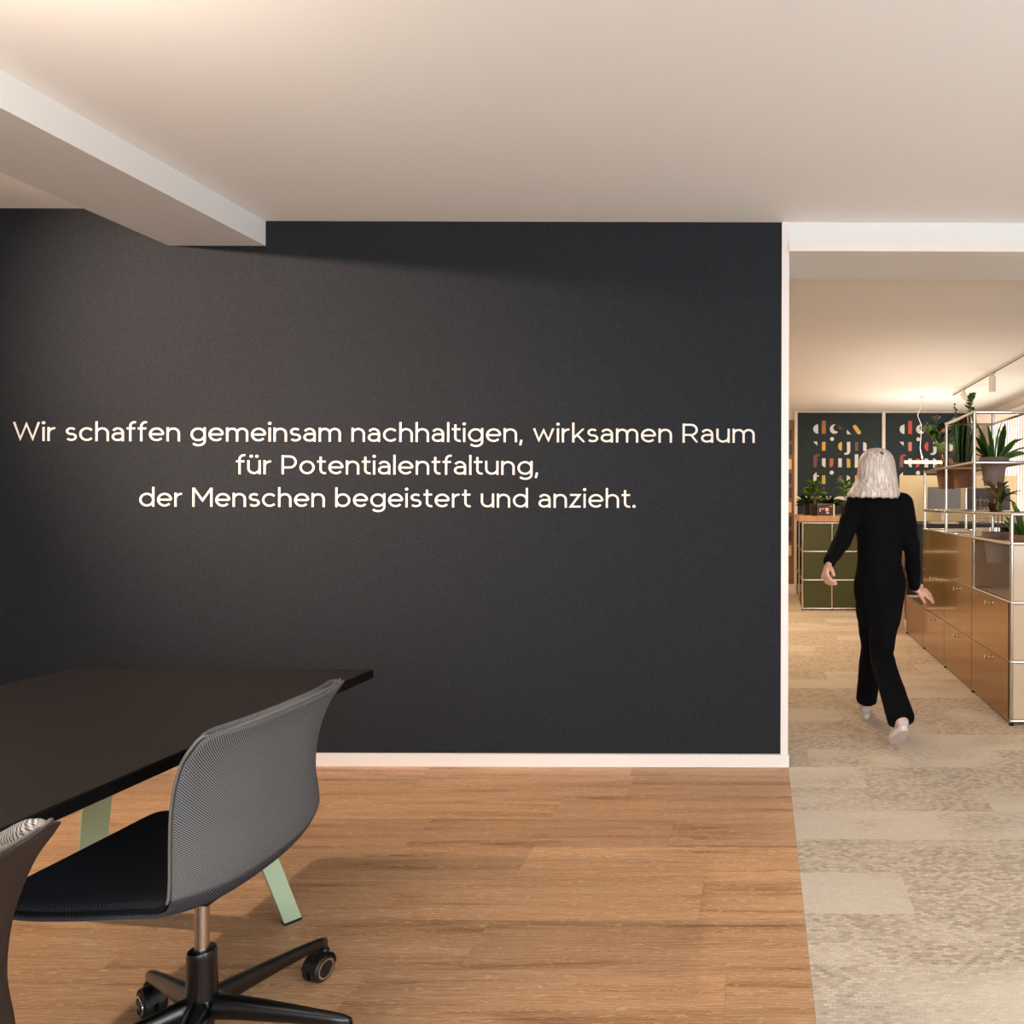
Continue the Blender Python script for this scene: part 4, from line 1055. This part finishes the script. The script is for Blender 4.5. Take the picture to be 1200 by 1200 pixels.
monitor(2.655, 8.2, 0.50, 0.26, M['dark_back'], 'monitor with a dark back, right one behind the cordyline')
pd = boxo('pedestal', (0, 0.21, 0, 0.45, 0.0, 0.42), M['birch'], bevel=0.004); pd.location = (1.255, 7.14, 0)
tag(pd, 'low light birch pedestal at the far end of the bronze cabinets', 'pedestal')
wc = thing('white_cabinet', 'white cabinet beyond the right end of the standing desk', 'cabinet', (3.06, 8.0, 0))
boxo('body', (0, 0.10, 0, 0.55, 0, 1.18), M['white_paint'], wc, bevel=0.003)
boxo('door', (0.006, 0.094, -0.018, -0.001, 0.06, 1.17), M['white_trim'], wc, bevel=0.002)
tray = thing('wire_letter_tray', 'stacked pale wire letter tray on the standing desk behind the cordyline', 'letter tray', (2.58, 8.02, 1.086))
for k in range(3):
    z = 0.06 + 0.09 * k; bm = bmesh.new()
    for x in (-0.09, -0.045, 0, 0.045, 0.09): sweep(bm, [(x, -0.06, z + 0.03), (x, -0.055, z), (x, 0.10, z), (x, 0.105, z + 0.03)], 0.0022, seg=5)
    for p in ((-0.06, z + 0.03), (0.105, z + 0.03)): sweep(bm, [(-0.09, p[0], p[1]), (0.09, p[0], p[1])], 0.0028, seg=5)
    tag(obj('wire_shelf', bm, M['steel'], tray, smooth='all'), kind='stuff')
for x in (-0.092, 0.092):
    for y_ in (-0.062, 0.107):
        bm = bmesh.new(); tube(bm, (x, y_, 0), (x, y_, 0.31), 0.003, seg=6); obj('upright', bm, M['steel'], tray)
fo = boxo('folder', (0, 0.30, 0, 0.19, 0, 0.018), M['birch'], bevel=0.003); fo.location = (1.95, 7.97, 1.0855)
tag(fo, 'flat light brown folder lying on the black standing desk', 'folder')
# linear pendant
pl = thing('linear_pendant', 'slim glowing linear pendant lamp hanging on a pale cord over the desk screen', 'lamp', (2.07, 8.84, 2.66))
boxo('housing', (-0.26, 0.27, -0.03, 0.03, -0.828, -0.806), M['lamp_body'], pl, bevel=0.002)
boxo('diffuser', (-0.255, 0.265, -0.026, 0.026, -0.838, -0.8285), M['glow'], pl)
bm = bmesh.new(); sweep(bm, [(-0.04, 0, 0), (-0.05, 0, -0.12), (-0.10, 0, -0.24), (-0.05, 0, -0.36), (-0.055, 0, -0.5), (-0.065, 0, -0.65), (-0.03, 0, -0.806)], 0.004, seg=6); obj('cord', bm, M['white_trim'], pl, smooth='all')
bm = bmesh.new(); lathe(bm, [(0, -0.02), (0.03, -0.02), (0.03, 0), (0, 0)], c=(-0.04, 0, 0), seg=16); obj('canopy', bm, M['white_trim'], pl)
area('pendant_down', (2.07, 8.84, 1.80), (2.07, 8.841, 0), 0.5, 0.05, 9, WARM)
area('pendant_up', (2.07, 8.84, 1.88), (2.07, 8.841, 3), 0.5, 0.05, 4, WARM)
# ceiling track with two spots
tk = thing('track_light', 'white ceiling track rail with two cylindrical spots in the back room', 'lamp', (2.35, 8.6, 2.66))
boxo('track_rail', (-0.014, 0.014, -4.3, 0, -0.022, 0), M['white_trim'], tk); boxo('conductor', (-0.010, 0.010, -4.29, -0.01, -0.0255, -0.0222), M['track_dark'], tk)
def spot_head(yy, tilt, az):
    bm = bmesh.new(); box(bm, -0.016, 0.016, yy - 0.05, yy + 0.05, -0.045, -0.0325); ad = obj('adapter', bm, M['lamp_body'], tk)
    bm = bmesh.new(); tube(bm, (0, 0, 0.03), (0, 0, -0.13), 0.034, seg=22)
    h = obj('spot_head', bm, M['lamp_body'], tk, smooth=True)
    h.location = (0, yy, -0.085); h.rotation_euler = (0, tilt, az)
    bm = bmesh.new(); tube(bm, (0, yy, -0.045), (0, yy, -0.09), 0.008, seg=8); obj('swivel', bm, M['lamp_body'], tk)
spot_head(-0.45, radians(-38), 0)
spot_head(-1.46, 0, 0)
spot('track_spot_a', (2.28, 8.15, 2.50), (1.2, 9.9, 1.0), 80, 0.6, 35, WARM)
spot('track_spot_b', (2.35, 7.14, 2.44), (2.2, 7.0, 0), 90, 0.6, 30, WARM)

# lamp over the table, out of frame
lp = thing('table_pendant', 'linear pendant lamp over the meeting table outside the frame', 'lamp', (-1.9, 0.7, 2.10))
boxo('housing', (-0.03, 0.03, -0.7, 0.7, 0, 0.04), M['lamp_body'], lp, bevel=0.003)
for yy in (-0.5, 0.5):
    bm = bmesh.new(); tube(bm, (0, yy, 0.04), (0, yy, 0.612), 0.002, seg=6); obj('wire', bm, M['steel'], lp)

# ================================================================ PERSON
def ell_loft(bm, rings, seg=20):
    """rings: (centre, rx, ry) horizontal ellipses"""
    R = []
    for c, rx, ry in rings:
        c = Vector(c); R.append([bm.verts.new(c + Vector((rx * cos(2*pi*i/seg), ry * sin(2*pi*i/seg), 0))) for i in range(seg)])
    for A, B in zip(R, R[1:]):
        for i in range(seg):
            j = (i + 1) % seg; bm.faces.new((A[i], A[j], B[j], B[i]))
    bm.faces.new(R[0][::-1]); bm.faces.new(R[-1])
def capsule(bm, p0, p1, r0, r1):
    tube(bm, p0, p1, r0, r1, seg=16)
    bmesh.ops.create_icosphere(bm, subdivisions=2, radius=r0, matrix=Matrix.Translation(p0)); bmesh.ops.create_icosphere(bm, subdivisions=2, radius=r1, matrix=Matrix.Translation(p1))
def chain(bm, pts, rad):
    for i in range(len(pts) - 1): capsule(bm, Vector(pts[i]), Vector(pts[i + 1]), rad[i], rad[i + 1])
def ellipsoid(bm, c, r):
    bmesh.ops.create_icosphere(bm, subdivisions=3, radius=1.0, matrix=Matrix.Translation(c) @ Matrix.Diagonal((r[0], r[1], r[2], 1)))
def remeshed(name, bm, m, parent, voxel, smooth_it=6, fn=None):
    me = bpy.data.meshes.new('tmp'); bm.to_mesh(me); bm.free()
    o = bpy.data.objects.new('tmp', me); C.objects.link(o)
    r = o.modifiers.new('r', 'REMESH'); r.mode = 'VOXEL'; r.voxel_size = voxel
    s = o.modifiers.new('s', 'SMOOTH'); s.iterations = smooth_it; s.factor = 0.5
    dg = bpy.context.evaluated_depsgraph_get(); me2 = bpy.data.meshes.new_from_object(o.evaluated_get(dg)); me2.name = name
    bpy.data.objects.remove(o); bpy.data.meshes.remove(me)
    if fn:
        for v in me2.vertices: v.co = fn(v.co)
    for p in me2.polygons: p.use_smooth = True
    me2.materials.clear(); me2.materials.append(m)
    q = bpy.data.objects.new(name, me2); C.objects.link(q); q.parent = parent
    return q
PX, PY = 0.69, 4.05
pr = thing('person', 'woman with silver-blonde bob walking away in black top and black trousers', 'person', (PX, PY, 0))
def W(x, y_, z): return Vector((x - PX, y_ - PY, z))
sh_l, el_l, wr_l = W(0.555, 4.08, 1.315), W(0.462, 3.95, 1.10), W(0.372, 3.82, 0.99)
sh_r, el_r, wr_r = W(0.825, 4.08, 1.315), W(0.880, 4.09, 1.045), W(0.920, 4.20, 0.808)
hip_l, kn_l, an_l = W(0.640, 4.06, 0.84), W(0.670, 4.19, 0.46), W(0.655, 4.34, 0.085)
hip_r, kn_r, an_r = W(0.742, 4.05, 0.84), W(0.684, 3.99, 0.46), W(0.735, 3.66, 0.185)
neck, headc = W(0.685, 4.08, 1.36), W(0.678, 4.11, 1.512)
def hand(bm, wrist, d, palm_n, side, curl=0.5, L_=0.17):
    """d: direction of the hand, palm_n: direction the palm faces, side: thumb side"""
    d = d.normalized(); n = (palm_n - d * palm_n.dot(d)).normalized(); s = d.cross(n) * side
    pl_ = L_ * 0.5
    for k in (-1, 0, 1): chain(bm, [wrist + s * 0.006 * k, wrist + d * pl_ + s * 0.024 * k], [0.017, 0.0125])
    for k, fl in enumerate((0.80, 0.98, 1.0, 0.92)):
        base = wrist + d * (pl_ - 0.005) + s * (0.030 - 0.020 * k); p = base; a = 0.15; pts = [p]
        for seg_l in (0.040, 0.028, 0.020):
            a += curl * (1 + 0.12 * k); p = p + (d * cos(a) + n * sin(a)) * seg_l * fl; pts.append(p)
        chain(bm, pts, [0.0088, 0.0082, 0.0076, 0.0068])
    tb_ = wrist + d * 0.030 + s * 0.020
    chain(bm, [tb_, tb_ + (d * 0.7 + s * 0.6 + n * 0.35).normalized() * 0.042, tb_ + (d * 0.7 + s * 0.6 + n * 0.35).normalized() * 0.042 + (d * 0.85 + s * 0.15 + n * 0.5).normalized() * 0.034], [0.0135, 0.0105, 0.0085])
bm = bmesh.new()
ell_loft(bm, [(W(0.685,4.06,0.80),0.13,0.085),(W(0.688,4.06,0.88),0.14,0.10),(W(0.690,4.06,1.0),0.11,0.08),(W(0.69,4.07,1.15),0.125,0.09),(W(0.688,4.075,1.28),0.14,0.085),(W(0.686,4.08,1.335),0.10,0.06)])
chain(bm, [W(0.686,4.08,1.30), neck, headc], [0.06, 0.05, 0.052])
ellipsoid(bm, headc + Vector((0, 0.0, 0.01)), (0.074, 0.092, 0.108)); ellipsoid(bm, headc + Vector((0, 0.035, -0.045)), (0.055, 0.055, 0.065))
chain(bm, [headc + Vector((0, 0.085, 0.01)), headc + Vector((0, 0.107, -0.022))], [0.010, 0.014])
for s_ in (-1, 1): ellipsoid(bm, headc + Vector((s_ * 0.076, 0.0, -0.005)), (0.010, 0.019, 0.030))
chain(bm, [sh_l, el_l, wr_l], [0.048, 0.038, 0.024]); chain(bm, [sh_r, el_r, wr_r], [0.048, 0.038, 0.024])
hand(bm, wr_l, wr_l - el_l + Vector((0.02, 0, -0.08)), Vector((1, 0.4, 0)), 1, 0.55)
hand(bm, wr_r, Vector((0.14, 0.03, -0.06)), Vector((0, 0.6, -0.8)), -1, 0.14)
chain(bm, [hip_l, kn_l, an_l], [0.075, 0.052, 0.034]); chain(bm, [hip_r, kn_r, an_r], [0.075, 0.052, 0.034])
chain(bm, [an_l, W(0.652, 4.42, 0.045)], [0.030, 0.020]); chain(bm, [an_r, W(0.731, 3.70, 0.11)], [0.030, 0.020])
remeshed('body', bm, M['skin'], pr, 0.0045, 3)
for s_ in (-1, 1):
    bm = bmesh.new(); ellipsoid(bm, headc + Vector((s_ * 0.031, 0.083, 0.012)), (0.012, 0.008, 0.008)); e_ = obj('eye', bm, M['eye'], pr, smooth='all')
    bm = bmesh.new(); ellipsoid(bm, headc + Vector((s_ * 0.031, 0.0895, 0.012)), (0.005, 0.003, 0.005)); obj('iris', bm, M['iris'], e_, smooth='all')
bm = bmesh.new(); ellipsoid(bm, headc + Vector((0, 0.086, -0.055)), (0.022, 0.009, 0.007)); obj('lips', bm, M['lip'], pr, smooth='all')
# top
def wrinkle(sc, amp):
    def f(co):
        n = noise.noise(Vector((co.x * sc, co.y * sc, co.z * sc * 0.6))); d = Vector((co.x, co.y, 0));
        return co + (d.normalized() if d.length > 1e-4 else d) * n * amp
    return f
bm = bmesh.new()
ell_loft(bm, [(W(0.688,4.06,0.94),0.128,0.094),(W(0.690,4.06,1.0),0.126,0.094),(W(0.69,4.065,1.08),0.130,0.098),(W(0.69,4.07,1.18),0.150,0.108),(W(0.688,4.075,1.27),0.162,0.100),(W(0.686,4.08,1.32),0.15,0.082),(W(0.686,4.08,1.355),0.10,0.068),(W(0.686,4.08,1.385),0.060,0.058)])
chain(bm, [sh_l, el_l, wr_l + (el_l - wr_l) * 0.06], [0.062, 0.050, 0.036]); chain(bm, [sh_r, el_r, wr_r + (el_r - wr_r) * 0.06], [0.062, 0.050, 0.036])
chain(bm, [W(0.62,4.08,1.325), sh_l], [0.06, 0.06]); chain(bm, [W(0.75,4.08,1.325), sh_r], [0.06, 0.06])
remeshed('sweater', bm, M['knit'], pr, 0.008, 4, wrinkle(22, 0.007))
# trousers
bm = bmesh.new()
ell_loft(bm, [(W(0.695,4.06,0.60),0.095,0.080),(W(0.690,4.06,0.70),0.125,0.098),(W(0.690,4.06,0.80),0.150,0.112),(W(0.690,4.058,0.87),0.150,0.115),(W(0.690,4.06,0.95),0.132,0.098),(W(0.690,4.06,0.99),0.122,0.092)])
for h_, k_, e_, rk_, re_ in ((hip_l, kn_l, W(0.655, 4.335, 0.100), 0.068, 0.066), (hip_r, kn_r, W(0.736, 3.655, 0.185), 0.068, 0.074)):
    chain(bm, [h_, h_.lerp(k_, 0.5), k_], [0.098, 0.090, rk_])
    tube(bm, k_, k_.lerp(e_, 0.45), rk_, rk_, seg=20); tube(bm, k_.lerp(e_, 0.42), e_, rk_, re_, seg=20)
tr_ = remeshed('trousers', bm, M['trouser'], pr, 0.008, 4, wrinkle(16, 0.009))
# shoes
def shoe(heel, toe, up, name='shoe'):
    heel, toe, up = Vector(heel), Vector(toe), Vector(up)
    d = (toe - heel); L0 = d.length; d.normalize(); s = d.cross(up).normalized(); u = s.cross(d)
    bm = bmesh.new(); bm2 = bmesh.new()
    def P3(a, b, c): return heel + d * a * L0 + s * b + u * c
    for (a, b, c, r) in ((0.12, 0, 0.052, 0.034), (0.25, 0, 0.055, 0.036), (0.42, 0, 0.050, 0.036), (0.6, 0.004, 0.043, 0.037), (0.78, 0.004, 0.036, 0.036), (0.88, 0, 0.033, 0.031)):
        bmesh.ops.create_icosphere(bm, subdivisions=3, radius=r, matrix=Matrix.Translation(P3(a, b, c)))
    capsule(bm, P3(0.17, 0, 0.05), P3(0.20, 0, 0.095), 0.034, 0.036)
    sh = remeshed(name, bm, M['shoe'], pr, 0.006, 3)
    n = 28; out = []
    for i in range(n):
        t = 2 * pi * i / n; a = 0.5 + 0.5 * cos(t); wv = 0.043 * (1.05 if a > 0.5 else 0.85); out.append((a * 1.04 - 0.02, wv * sin(t)))
    lo = [bm2.verts.new(P3(a, b, 0.0)) for a, b in out]; hi = [bm2.verts.new(P3(a, b * 0.97, 0.026)) for a, b in out]
    bm2.faces.new(lo[::-1]); bm2.faces.new(hi)
    for i in range(n):
        j = (i + 1) % n; bm2.faces.new((lo[i], lo[j], hi[j], hi[i]))
    obj('sole', bm2, M['shoe_sole'], sh, smooth=True)
shoe(W(0.648, 4.285, 0.002), W(0.655, 4.54, 0.002), (0, 0, 1))
shoe(W(0.742, 3.60, 0.150), W(0.725, 3.80, 0.012), (0, 0.55, 0.83))
# hair
bm = bmesh.new(); NS, NR = 96, 22; rows = []
hp = [(0.0, 0.122), (0.035, 0.118), (0.062, 0.105), (0.083, 0.083), (0.095, 0.055), (0.101, 0.02), (0.106, -0.02), (0.112, -0.06), (0.120, -0.10), (0.130, -0.135), (0.136, -0.155), (0.128, -0.163)]
hp = catmull(hp, NR)
for j, (r_, z_) in enumerate(hp):
    row = []
    for i in range(NS):
        t = 2 * pi * i / NS; fy = 1.0 + 0.12 * (1 if sin(t) < 0 else 0.6) 
        g_ = 1 + 0.035 * noise.noise(Vector((cos(t) * 6, sin(t) * 6, z_ * 3))) + 0.018 * sin(i * 2.1)
        front = max(0, sin(t) - 0.55) / 0.45 if z_ < 0.05 else 0   # open at the face
        rr = r_ * g_ * 0.93
        x = rr * cos(t); y_ = rr * fy * sin(t) * 0.98
        y_ -= front * 0.05
        zz_ = z_ + (0.010 * noise.noise(Vector((cos(t) * 9, sin(t) * 9, 0))) if j > NR - 4 else 0)
        fl = max(0, (-z_ - 0.06)) * 0.35
        x += -fl * (1 if cos(t) < 0 else 0.2)
        row.append(bm.verts.new(headc + Vector((x, y_ - 0.008, zz_ * 0.95 - 0.004))))
    rows.append(row)
for A, B in zip(rows, rows[1:]):
    for i in range(NS):
        j = (i + 1) % NS
        # leave the face free
        mz = (A[i].co.z + B[i].co.z) / 2 - headc.z; t = 2 * pi * (i + 0.5) / NS
        if mz < 0.055 and sin(t) > 0.62: continue
        bm.faces.new((A[i], A[j], B[j], B[i]))
bmesh.ops.remove_doubles(bm, verts=bm.verts[:], dist=0.0002)
bmesh.ops.solidify(bm, geom=bm.faces[:], thickness=0.012)
hr = obj('hair', bm, M['hair'], pr, smooth='all')
bm = bmesh.new(); ellipsoid(bm, headc + Vector((0.010, -0.055, 0.078)), (0.030, 0.052, 0.026)); obj('hair_root', bm, M['hair_dark'], hr, smooth='all')
